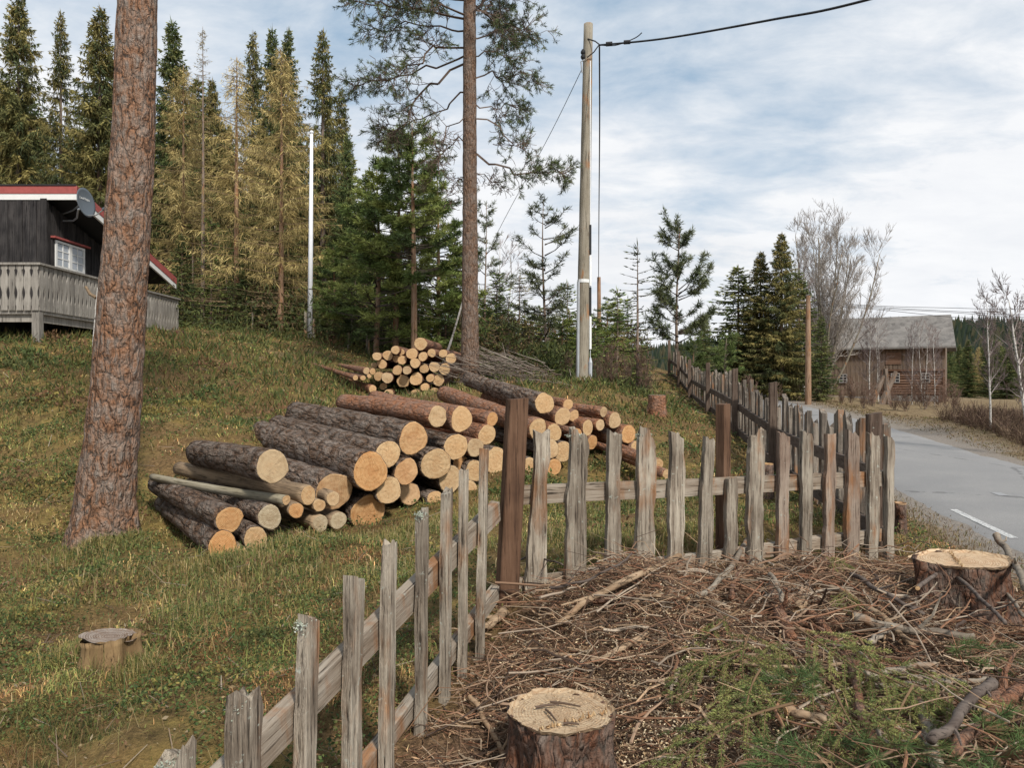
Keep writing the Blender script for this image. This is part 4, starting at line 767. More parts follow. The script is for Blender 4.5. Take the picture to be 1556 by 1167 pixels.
def post_mesh(h, w, lean=(0, 0), seed=0, slant=0.02):
    m = MB(); zs = np.linspace(0, 1, 8); c = w*0.06; prof = np.array([(-w/2+c, -w/2), (w/2-c, -w/2), (w/2, -w/2+c), (w/2, w/2-c), (w/2-c, w/2), (-w/2+c, w/2), (-w/2, w/2-c), (-w/2, -w/2+c)]); n = 8; V = np.zeros((8, n, 3))
    for i, t in enumerate(zs): V[i, :, :2] = prof*(1-0.04*t)+np.array(lean)*t; V[i, :, 2] = t*h
    V[-1, :, 2] += prof[:, 0]*slant*4; i = np.arange(7)[:, None]*n; j = np.arange(n)[None, :]; j2 = (j+1) % n
    m.add(V.reshape(-1, 3), Q=np.stack([i+j, i+j2, i+n+j2, i+n+j], -1).reshape(-1, 4)); m.gon([56+q for q in range(8)]); return m
C0 = np.array([-0.02, 4.22]); C1 = np.array([2.66, 5.32]); D0 = np.array([-0.86, 1.72])
def build_front_fence():
    root = thing('picket_fence', 'weathered grey fence of rough slab pickets running across the foreground', 'fence', (C0[0], C0[1], gz(*C0)))
    o3 = np.array(root.location)
    def on_line(px, a, b):                                            # where the sight line of column px meets the fence run
        k = (px-CX)/FPX; t = (a[0]-k*a[1])/(k*(b[1]-a[1])-(b[0]-a[0])); return a+(b-a)*t
    RT = [(825,658,814,890,22,34,'p',0.02,0.0),(880,660,874,870,29,35,'p',0.05,-0.02),(934,658,929,862,20,25,'p',0.02,-0.015),(984,659,978,858,29,31,'p',0.05,-0.035),(1030,659,1024,852,23,27,'p',0.015,-0.03),(1078,668,1069,850,16,25,'p',0.02,-0.01),(1110,726,1109,850,18,20,'p',0.008,0.0),(1150,660,1146,850,26,26,'p',0.05,0.0),(1190,660,1188,848,19,20,'b',0.03,-0.02),(1226,660,1222,845,20,21,'p',0.03,-0.02),(1262,660,1256,848,17,20,'b',0.015,0.0),(1297,660,1293,850,24,25,'b',0.03,-0.015),(1327,662,1325,845,20,19,'p',0.02,-0.02),(1352,665,1350,843,14,15,'p',0.01,-0.015)]
    LT = [(738,684,728,960,13,15,'p',0.02,0),(705,715,702,975,13,14,'p',0.01,0),(680,745,675,1005,20,21,'p',0.02,0.01),(643,780,639,1040,22,24,'p',0.03,0.0),(593,824,586,1150,22,28,'p',0.02,-0.01),(541,881,531,1190,34,34,'p',0.01,-0.015),(469,944,462,1290,37,39,'p',0.02,-0.01),(371,1062,369,1450,58,58,'p',0.03,-0.01),(268,1152,262,1600,60,60,'p',0.04,0.0)]
    for run, a, b, th in ((RT, C0, C1, 0.034), (LT, C0, D0, 0.034)):
        d = (b-a)/np.linalg.norm(b-a); ang = math.atan2(d[1], d[0])
        if run is LT: ang += math.pi                                   # fronts look at the camera side
        for q, (tx, ty, bx, by, wt, wb, kd, jg, sl) in enumerate(run):
            p = on_line(bx, a, b); pt = on_line(tx, a, b) if abs(tx-bx) < 14 else p; cosv = abs(np.dot(norm(np.array([p[0], p[1]])), np.array([-d[1], d[0]])))
            cosv = 1.0/(1.0 if run is RT else 1.0); zb = gz(p[0], p[1])-0.10; zt = (CY-ty)*p[1]/FPX; s = p[1]/FPX/cosv
            m = picket_mesh(zt-zb, wb*s, wt*s, th, 20+q+(50 if run is LT else 0), jg*1.5, sl, ((np.dot(pt-p, d))*(1 if run is RT else -1)*0.8, 0))
            o = obj('picket', m, MAT['picketbark' if kd == 'b' else 'picket'], root, loc=(p[0]-o3[0], p[1]-o3[1], zb-o3[2])); o.rotation_euler = (0, 0, ang)
            # lichen tuft on some tops
            if (run is LT and q in (3, 6, 7, 8)) or (run is RT and q in (1, 3)):
                lm = MB(); k = 220; A = np.stack([RNG.uniform(-0.48, 0.48, k)*wt*s, RNG.uniform(-0.6, 0.5, k)*th, zt-zb-np.abs(RNG.normal(0, 0.012, k))], -1); lm.slivers(A, A+RNG.normal(0, 0.006, (k, 3)), 0.005, C=np.array([(0.42, 0.44, 0.38), (0.33, 0.36, 0.29), (0.24, 0.26, 0.2)])[RNG.integers(0, 3, k)]); kind(obj('lichen', lm, MAT['litterm'], o), 'stuff')
    # rails behind the pickets
    def rail(a, b, za, zb, hh, off, mat=MAT['rail'], nrm=None):
        d = (b-a)/np.linalg.norm(b-a); nrm = np.array([-d[1], d[0]])*off; L = np.linalg.norm(b-a); m = MB(); k = 14
        V = []; 
        for i in range(k):
            t = i/(k-1)*L; j = (vnoise(np.array([[t*2.2, za*7, 0.3]]), 5)[0]-0.5)*0.014
            V += [(t, -0.024, -hh/2+j), (t, 0.024, -hh/2+j*0.5), (t, 0.024, hh/2+j), (t, -0.024, hh/2-j*0.4)]
        Q = [[4*i+q, 4*(i+1)+q, 4*(i+1)+(q+1) % 4, 4*i+(q+1) % 4] for i in range(k-1) for q in range(4)]
        m.add(V, Q=Q); m.gon([0, 1, 2, 3][::1]); m.gon([4*(k-1)+q for q in range(4)][::-1]); o = obj('rail', m, mat, root, loc=(a[0]+nrm[0]-o3[0], a[1]+nrm[1]-o3[1], za-o3[2])); o.rotation_euler = (0, -math.atan2(zb-za, L), math.atan2(d[1], d[0]))
    zc = lambda px, py, a, b: (CY-py)*on_line(px, a, b)[1]/FPX
    # upper and lower rail, right run
    e = (C1-C0)/np.linalg.norm(C1-C0)
    rail(C0+e*0.02, C1+e*0.03, zc(800, 753, C0, C1), zc(1340, 729, C0, C1), 0.105, 0.052)
    rail(C0+e*0.02, C1+e*0.03, zc(800, 893, C0, C1), zc(1340, 814, C0, C1), 0.085, 0.052)
    e = (D0-C0)/np.linalg.norm(D0-C0)
    rail(C0+e*0.06, D0, zc(740, 790, C0, D0), zc(400, 1150, C0, D0)-0.10, 0.11, -0.052)
    rail(C0+e*0.06, D0, zc(720, 938, C0, D0), zc(720, 938, C0, D0)-0.50, 0.075, -0.052)
    # brown square posts
    p = on_line(768, C0, C1); zb = gz(*p)-0.1; zt = (CY-606)*p[1]/FPX; o = obj('post', post_mesh(zt-zb, 0.112, (0.068, 0.0)), MAT['brownpost'], root, loc=(p[0]-0.0-o3[0], p[1]-o3[1]-0.0, zb-o3[2])); o.rotation_euler = (0, 0, math.radians(14))
    p = on_line(1116, C0, C1)+np.array([-0.03, 0.15]); zb = gz(*p)-0.1; zt = (CY-614)*p[1]/FPX; o = obj('post', post_mesh(zt-zb, 0.075), MAT['brownpost'], root, loc=(p[0]-o3[0], p[1]-o3[1], zb-o3[2])); o.rotation_euler = (0, 0, math.radians(38))
build_front_fence()
def build_road_fence():
    pts = np.array([(2.72,5.48),(3.34,9.4),(3.78,12.5),(4.5,17.0),(5.26,22.0),(5.42,24.2),(5.5,26.0)]); root = thing('picket_fence', 'dark brown picket fence climbing the bank beside the road', 'fence', (pts[0][0], pts[0][1], gz(*pts[0]))); o3 = np.array(root.location)
    tops = [628, 581, 560, 551, 546, 534, 517]; seg = np.concatenate([[0], np.cumsum(np.linalg.norm(np.diff(pts, axis=0), axis=1))])
    def at(s): return np.array([np.interp(s, seg, pts[:, 0]), np.interp(s, seg, pts[:, 1])])
    extra = [14.4, 19.5]
    sp = np.linspace(0, seg[-1], 60); gzs = np.array([gz(*at(s)) for s in sp]); gzs = np.convolve(np.pad(gzs, 3, 'edge'), np.ones(7)/7, 'valid'); G = lambda s: float(np.interp(s, sp, gzs))
    for i, p in enumerate(pts):
        zb = gz(*p)-0.15; zt = (CY-tops[i])*p[1]/FPX; w = 0.095
        q = p+np.array([-0.10, 0.0]); o = obj('post', post_mesh(zt-zb, w, (0.0, 0), i, 0.04), MAT['darkpost'], root, loc=(q[0]-o3[0], q[1]-o3[1], zb-o3[2])); o.rotation_euler = (0, 0, math.radians(-10))
    var = [picket_mesh(1.0, 0.15, 0.14, 0.048, 200+k, 0.015, 0.03*(1 if k % 3 else -1), (0.01*(k % 3-1), 0), 0.1, 'point' if k % 2 else None, 0.05, 8).mesh('picket') for k in range(6)]
    s = 0.22; k = 0
    while s < seg[-1]:
        p = at(s); d = at(min(s+0.1, seg[-1]))-at(s-0.1); ang = math.atan2(d[1], d[0]); zb = G(s)-0.02; h = 0.96+0.05*math.sin(k*2.3)+0.03*math.sin(k*0.7)
        q = p+np.array([0.05, 0]); o = link('picket', var[k % 6], MAT['roadpicket'], root, (q[0]-o3[0], q[1]-o3[1], zb-o3[2])); o.scale = (1+0.12*math.sin(k*1.9), 1, h); o.rotation_euler = (0.02*math.sin(k*3.1), 0.03*math.sin(k*1.3), ang+math.pi); s += 0.315; k += 1
    for hh, nm in ((0.60, 'rail'), (0.19, 'rail')):
        for i in range(len(pts)-1):
            s0, s1 = seg[i], seg[i+1]; a, b = at(s0), at(s1); n_ = 8; m = MB(); V = []
            for t in np.linspace(0, 1, n_):
                p = a+(b-a)*t; z = G(s0)*(1-t)+G(s1)*t; z = 0.7*z+0.3*G(s0+(s1-s0)*t)+hh-(0.06 if nm else 0)
                nr = norm(np.array([-(b-a)[1], (b-a)[0]]))*1.0
                for off, dz in ((0.015, -0.055), (0.05, -0.055), (0.05, 0.055), (0.015, 0.055)): V.append((p[0]+nr[0]*off-a[0], p[1]+nr[1]*off-a[1], z+dz-G(s0)))
            m.add(V, Q=[[4*i2+q, 4*(i2+1)+q, 4*(i2+1)+(q+1) % 4, 4*i2+(q+1) % 4] for i2 in range(n_-1) for q in range(4)]); m.gon([3, 2, 1, 0]); m.gon([4*(n_-1)+q for q in range(4)])
            obj('rail', m, MAT['darkrail'], root, loc=(a[0]-o3[0], a[1]-o3[1], G(s0)-o3[2]))
build_road_fence()
# ------------------------------------------------------------ trees
DG = np.array([(0.030, 0.042, 0.016), (0.045, 0.058, 0.020), (0.062, 0.070, 0.024), (0.085, 0.085, 0.030)])
OLV = np.array([(0.055, 0.055, 0.020), (0.085, 0.075, 0.026), (0.115, 0.095, 0.034), (0.04, 0.048, 0.02)])
YG = np.array([(0.05, 0.07, 0.02), (0.08, 0.10, 0.028), (0.11, 0.125, 0.036), (0.035, 0.05, 0.018)])
GOLD = np.array([(0.18, 0.135, 0.055), (0.225, 0.172, 0.07), (0.135, 0.105, 0.042), (0.265, 0.21, 0.09)])
def conifer(H, R, seed, pal, base=0.05, dens=1.0, droop=0.35, twig=0.30, tw=0.05, shape=0.85, gap=0.10, stepz=0.24, per=6, trunk_r=None, bare_low=0.0, fine=1.0, hang=0.35, dead=0.0):
    """spruce / larch: whorls of branches, each with side twigs made of thin slivers. returns (trunk mesh, crown mesh)"""
    r = np.random.default_rng(seed); cr = MB(); trn = MB(); tr = trunk_r or H*0.011
    bend = r.normal(0, 0.02*H/10, 2); zz = np.linspace(-0.2, H, 14); f = zz/H
    trn.tube(np.stack([bend[0]*np.sin(f*3), bend[1]*np.sin(f*2.3), zz], -1), np.clip(tr*(1-f)**0.8, 0.008, None), 8, rough=0.08, seed=seed, freq=3)
    z = base*H; A = []; B = []; W = []; C = []; SA = []; SB = []; SR = []; SC = []
    while z < H*0.985:
        t = z/H; rad = R*(1-t)**shape*(0.55+0.45*min(1, (t-base)/0.12+0.25)); n = max(3, int(per*(0.75+0.5*r.random())))
        for k in range(n):
            if r.random() < gap: continue
            az = r.uniform(0, 6.283); L = rad*r.uniform(0.6, 1.18)+0.08; d = np.array([math.cos(az), math.sin(az), 0]); s = np.array([-d[1], d[0], 0])
            dr = droop*(1.15-t)*r.uniform(0.7, 1.3); up0 = 0.25*t; zz0 = z+r.uniform(-0.5, 0.5)*stepz
            q = lambda u: np.array([bend[0]*math.sin(t*3), bend[1]*math.sin(t*2.3), zz0])+d*L*u+np.array([0, 0, L*((up0-dr)*u+dr*0.55*u*u)])
            bs = [q(u) for u in (0, 0.35, 0.7, 1.0)]
            for a, b, r0, r1 in ((0, 1, 1, .7), (1, 2, .7, .4), (2, 3, .4, .15)):
                SA.append(bs[a]); SB.append(bs[b]); SR.append((0.012+0.006*L)*r0)
            if t < bare_low: continue
            m = max(3, int(L/0.11*dens*fine)); us = np.sort(r.uniform(0.08, 1.0, m))
            base_c = pal[r.integers(0, len(pal))]*r.uniform(0.75, 1.2)
            for u in us:
                p = q(u); tl = twig*(0.35+0.9*(1-u))*min(1.0, 0.45+L*0.5)*r.uniform(0.6, 1.3)
                for sd_ in (-1, 1):
                    e = p+d*tl*r.uniform(0.35, 0.8)+s*sd_*tl*r.uniform(0.45, 0.95)+np.array([0, 0, -tl*hang*r.uniform(0.1, 1.6)])
                    A.append(p); B.append(e); W.append(tw*r.uniform(0.7, 1.4)); C.append(base_c*r.uniform(0.7, 1.35))
                    if r.random() < 0.55:
                        p2 = p+(e-p)*r.uniform(0.3, 0.7); e2 = p2+np.array([r.normal(0, 0.3)*tl, r.normal(0, 0.3)*tl, -tl*hang*r.uniform(0.6, 2.0)]); A.append(p2); B.append(e2); W.append(tw*0.8); C.append(base_c*r.uniform(0.6, 1.1))
            p = q(0.85); A.append(p); B.append(q(1.0)+d*0.12+np.array([0, 0, 0.03])); W.append(tw*1.2); C.append(base_c*1.3)
        z += stepz*r.uniform(0.7, 1.3)*(1.0 if t < 0.8 else 0.6)
    for k in range(6): A.append((0, 0, H*0.97-0.05*k)); B.append((r.normal(0, 0.06), r.normal(0, 0.06), H+0.15-0.08*k)); W.append(tw); C.append(pal[1])
    A = np.array(A); B = np.array(B); cr.slivers(A, B, np.array(W), C=np.array(C)); bc = np.array([0.075, 0.058, 0.045]) if pal[0][0] < 0.12 else np.array([0.20, 0.14, 0.08])
    cr.sticks(np.array(SA), np.array(SB), np.array(SR), np.array(SR)*0.55, C=bc); return trn.mesh('trunk', True), cr.mesh('crown')
def tuft(mb, p, d, n, ln, wd, col, r, spread=0.9):
    """a bunch of pine needles round the end of a shoot"""
    v = norm(norm(d)+r.normal(0, spread, (n, 3))*np.array([1, 1, 0.8])); a = np.asarray(p)+norm(d)*(r.random((n, 1))-0.7)*ln*1.2
    mb.slivers(a, a+v*ln*r.uniform(0.7, 1.2, (n, 1)), wd, side=r.normal(size=(n, 3)), C=col*r.uniform(0.7, 1.4, (n, 1)))
def pine(H, R, seed, pal, base=0.3, levels=12, per=4, ln=0.16, wd=0.022, ntuft=9, dens=1.0, up=0.35, trunk_r=None, bare=True, shape=0.8):
    r = np.random.default_rng(seed); cr = MB(); trn = MB(); tr = trunk_r or H*0.013; zz = np.linspace(-0.2, H, 12); f = np.clip(zz/H, 0, 1); trn.tube(np.stack([0.05*np.sin(f*4+seed), 0.04*np.sin(f*3), zz], -1), np.clip(tr*(1-f)**0.7, 0.01, None), 8, rough=0.06, seed=seed, freq=3)
    SA, SB, SR = [], [], []
    for li in range(levels):
        t = base+(1-base)*(li+r.uniform(-0.2, 0.2))/levels; z_ = t*H; L0 = R*(1-t)**shape+0.15*R
        for k in range(per):
            z = z_+r.uniform(-0.6, 0.6)*H*(1-base)/levels
            az = r.uniform(0, 6.283); d = np.array([math.cos(az), math.sin(az), 0]); L = L0*r.uniform(0.6, 1.15); u_ = up*(0.3+t)*r.uniform(0.5, 1.4); s = np.array([-d[1], d[0], 0])
            q = lambda u: np.array([0, 0, z])+d*L*u*(1-0.1*u)+np.array([0, 0, L*(u_*0.5*u+u_*0.7*u*u-0.1*u)])
            for a, b in ((0, .4), (.4, .75), (.75, 1)): SA.append(q(a)); SB.append(q(b)); SR.append((0.012+0.012*L)*(1-a*0.8))
            m = max(3, int(L*9*dens)); c0 = pal[r.integers(0, len(pal))]
            for u in r.uniform(0.35, 1.0, m):
                sl = L*0.28*r.uniform(0.4, 1.2)*(1.2-u*0.6); p = q(u); e = p+norm(d*r.uniform(0.3, 1)+s*r.choice([-1, 1])*r.uniform(0.2, 1)+np.array([0, 0, r.uniform(0.0, 0.6)]))*sl
                SA.append(p); SB.append(e); SR.append(0.008)
                for w in ((1.0, 0.6) if r.random() < 0.6 else (1.0,)): tuft(cr, p+(e-p)*w, e-p, ntuft, ln, wd, c0, r)
            tuft(cr, q(1), q(1)-q(0.9), ntuft*2, ln, wd, c0*1.15, r)
    tuft(cr, (0, 0, H), np.array([0, 0, 1.0]), 20, ln, wd, pal[1], r)
    if bare:
        for k in range(int(14*H/6)):
            az = r.uniform(0, 6.283); z = r.uniform(0.08, base+0.1)*H; L = R*r.uniform(0.25, 0.6); e = np.array([math.cos(az)*L, math.sin(az)*L, z-L*r.uniform(-0.1, 0.4)]); SA.append((0, 0, z)); SB.append(e); SR.append(0.014)
    SR = np.array(SR); cr.sticks(np.array(SA), np.array(SB), SR, SR*0.5, C=(0.105, 0.082, 0.065)); return trn.mesh('trunk', True), cr.mesh('crown')
def bare_tree(H, seed, stems=1, spread=0.35, col=(0.20, 0.17, 0.15), tipc=(0.24, 0.20, 0.175), depth=5, tr=None, twigs=3, up=0.6, rmin=0.007):
    r = np.random.default_rng(seed); trn = MB(); cr = MB(); SA, SB, R0, R1, CC = [], [], [], [], []; tr = tr or H*0.010
    def grow(p, d, L, rad, lv):
        n = 3; pts = [p]
        for i in range(n): d = norm(d+r.normal(0, 0.10, 3)+np.array([0, 0, 0.06*up])); pts.append(pts[-1]+d*L/n)
        for i in range(n): SA.append(pts[i]); SB.append(pts[i+1]); R0.append(rad*(1-i/n*0.4)); R1.append(rad*(1-(i+1)/n*0.4)); CC.append(col if lv < 3 else tipc)
        if lv >= depth: return
        for i in range(twigs+(lv < 2)):
            k = r.uniform(0.3, 1.0); j = min(n-1, int(k*n)); q = pts[j]+(pts[j+1]-pts[j])*(k*n-j); nd = norm(d+r.normal(0, 0.55, 3)+np.array([0, 0, up*0.5])); grow(q, nd, L*r.uniform(0.45, 0.72), max(rad*0.5, rmin), lv+1)
        grow(pts[-1], d, L*0.62, max(rad*0.55, rmin), lv+1)
    for s in range(stems):
        az = s*6.283/stems+r.uniform(-0.3, 0.3); sp_ = spread*(stems > 1)*((s % 3)+0.35)/2.0; d = norm(np.array([math.cos(az*2.4)*sp_, math.sin(az*2.4)*sp_, 1.0])); n = 10; pts = [np.array([0, 0, -0.2])]; th = H*r.uniform(0.72, 0.9)
        for i in range(n): d = norm(d+r.normal(0, 0.04, 3)+np.array([0, 0, 0.12])); pts.append(pts[-1]+d*th/n)
        pts = np.array(pts); rr = tr*np.linspace(1, 0.25, n+1)*(1 if stems == 1 else 0.75); trn.tube(pts, rr, 7, rough=0.06, seed=seed)
        for i in range(3 if stems == 1 else 2, n+1):
            for k in range(3 if stems == 1 else 2):
                a2 = r.uniform(0, 6.28); nd = norm(np.array([math.cos(a2)*0.8, math.sin(a2)*0.8, up*r.uniform(0.7, 1.6)])); grow(pts[i], nd, H*0.13*(1.25-i/n*0.6)*r.uniform(0.6, 1.2), rr[i]*0.45, 2)
    cr.sticks(np.array(SA), np.array(SB), np.array(R0), np.array(R1), C=np.array(CC)); return trn.mesh('trunk', True), cr.mesh('crown')
PROTO = {}
def proto(k, fn, tm, cm): PROTO[k] = (*fn, tm, cm)
proto('spruce_a', conifer(15, 3.0, 1, OLV*2.15, dens=1.6, per=9, tw=0.055, droop=0.5, twig=0.42, hang=0.7), MAT['greybark'], MAT['needle'])
proto('spruce_b', conifer(15, 2.3, 2, OLV*2.15, dens=1.55, per=8, tw=0.052, droop=0.5, twig=0.36, gap=0.22, hang=0.8), MAT['greybark'], MAT['needle'])
proto('spruce_c', conifer(14, 2.8, 3, DG*2.3, dens=1.6, per=9, tw=0.055, droop=0.4, twig=0.4, hang=0.5), MAT['greybark'], MAT['needle'])
proto('spruce_d', conifer(8, 2.2, 4, DG*2.1, base=0.02, dens=1.3, per=7, tw=0.065, droop=0.25, twig=0.34, stepz=0.2, hang=0.3), MAT['greybark'], MAT['needle'])
proto('young_a', conifer(3, 1.0, 5, YG*2.0, base=0.02, dens=1.3, tw=0.035, droop=0.1, twig=0.2, stepz=0.13, hang=0.15, gap=0.15, trunk_r=0.04), MAT['greybark'], MAT['needle'])
proto('young_b', conifer(3, 0.85, 6, OLV*2.1, base=0.02, dens=1.1, tw=0.03, droop=0.05, twig=0.2, stepz=0.16, hang=0.1, gap=0.25, trunk_r=0.04), MAT['greybark'], MAT['needle'])
proto('sparse', conifer(4, 0.95, 7, DG, base=0.04, dens=0.9, tw=0.03, droop=0.0, twig=0.16, stepz=0.26, per=5, hang=0.1, gap=0.2, trunk_r=0.045), MAT['greybark'], MAT['needle'])
proto('larch_a', conifer(12, 2.8, 8, GOLD*2.0, base=0.03, dens=1.35, bare_low=0.16, tw=0.021, droop=0.15, twig=0.40, stepz=0.2, per=6, hang=0.75, gap=0.25, shape=0.65), MAT['orangebark'], MAT['needle'])
proto('larch_b', conifer(12, 2.3, 9, GOLD*2.05, base=0.06, dens=1.25, bare_low=0.2, tw=0.020, droop=0.12, twig=0.42, stepz=0.21, per=6, hang=0.7, gap=0.27, shape=0.7), MAT['orangebark'], MAT['needle'])
proto('larch_bare', conifer(13, 1.5, 10, GOLD*1.1, base=0.08, dens=0.38, tw=0.02, droop=0.2, twig=0.3, stepz=0.26, per=5, hang=0.5, gap=0.2, shape=0.7), MAT['greybark'], MAT['needle'])
proto('pine_a', pine(7, 1.7, 11, YG*2.0, base=0.38, levels=12, per=6, dens=1.9, ntuft=11), MAT['orangebark'], MAT['needle'])
proto('pine_b', pine(6, 1.7, 12, YG*2.0, base=0.12, levels=15, per=6, dens=1.7, ntuft=10), MAT['orangebark'], MAT['needle'])
proto('pine_young', pine(4, 1.25, 13, np.array([(0.09, 0.11, 0.052), (0.12, 0.135, 0.062), (0.07, 0.088, 0.045)]), base=0.22, levels=8, per=5, ln=0.15, wd=0.018, ntuft=14, dens=1.9, up=0.75, bare=False, trunk_r=0.05, shape=0.6), MAT['greybark'], MAT['needle'])
proto('pine_thin', pine(5, 1.15, 14, np.array([(0.10, 0.115, 0.055), (0.13, 0.14, 0.068), (0.075, 0.092, 0.048)]), base=0.25, levels=9, per=4, ln=0.13, wd=0.016, ntuft=12, dens=1.3, up=0.6, bare=False, trunk_r=0.045, shape=0.55), MAT['greybark'], MAT['needle'])
proto('pine_tiny', pine(2, 0.7, 15, np.array([(0.085, 0.115, 0.035), (0.11, 0.14, 0.045)]), base=0.1, levels=6, per=5, ln=0.13, wd=0.016, ntuft=16, dens=1.5, up=0.6, bare=False, trunk_r=0.03), MAT['greybark'], MAT['needle'])
proto('birch_a', bare_tree(7, 16, 1, col=(0.30, 0.26, 0.24), tipc=(0.17, 0.13, 0.12), depth=5, tr=0.07, twigs=3), MAT['birch'], MAT['bare'])
proto('birch_b', bare_tree(7, 17, 2, 0.25, col=(0.28, 0.24, 0.22), tipc=(0.18, 0.135, 0.12), depth=4, tr=0.06, twigs=3), MAT['birch'], MAT['bare'])
proto('aspen', bare_tree(13, 18, 11, 0.55, col=(0.24, 0.21, 0.185), tipc=(0.36, 0.32, 0.285), depth=5, tr=0.13, twigs=3, up=1.0, rmin=0.010), MAT['pole'], MAT['bare'])
proto('shrub_bare', bare_tree(2.2, 19, 6, 0.5, col=(0.14, 0.095, 0.07), tipc=(0.16, 0.10, 0.075), depth=4, tr=0.022, twigs=2, up=0.8), MAT['greybark'], MAT['bare'])
REFH = dict(spruce_a=15, spruce_b=15, spruce_c=14, spruce_d=8, young_a=3, young_b=3, sparse=4, larch_a=12, larch_b=12, larch_bare=13, pine_a=7, pine_b=6, pine_young=4, pine_thin=5, pine_tiny=2, birch_a=7, birch_b=7, aspen=13, shrub_bare=2.2)
def tree(k, name, px, Y, top_py, label, group=None, wide=1.0, lean=(0, 0)):
    tm, cm, a, b = PROTO[k]; g = on_ground(px, Y); H = max(0.4, (CY-top_py)*Y/FPX-g.z); s = H/REFH[k]; root = thing(name, label, 'tree' if 'shrub' not in name else 'shrub', (g.x, g.y, g.z-0.03), group)
    root.scale = (s*wide, s*wide, s); root.rotation_euler = (lean[1], lean[0], random.uniform(0, 6.28) if lean == (0, 0) else 0.0); link('trunk', tm, a, root); link('crown', cm, b, root); return root
_O = ['first', 'second', 'third', 'fourth', 'fifth', 'sixth', 'seventh', 'eighth', 'ninth', 'tenth', 'eleventh', 'twelfth', 'thirteenth', 'fourteenth', 'fifteenth', 'sixteenth', 'seventeenth', 'eighteenth', 'nineteenth']
def nth(i):
    if i < 19: return _O[i]
    t = (i+1)//10; u = (i+1) % 10; w = ['', '', 'twent', 'thirt', 'fort'][t]; return w+'ieth' if u == 0 else w+'y-'+_O[u-1]
GF = 'spruces of the wood on the left'
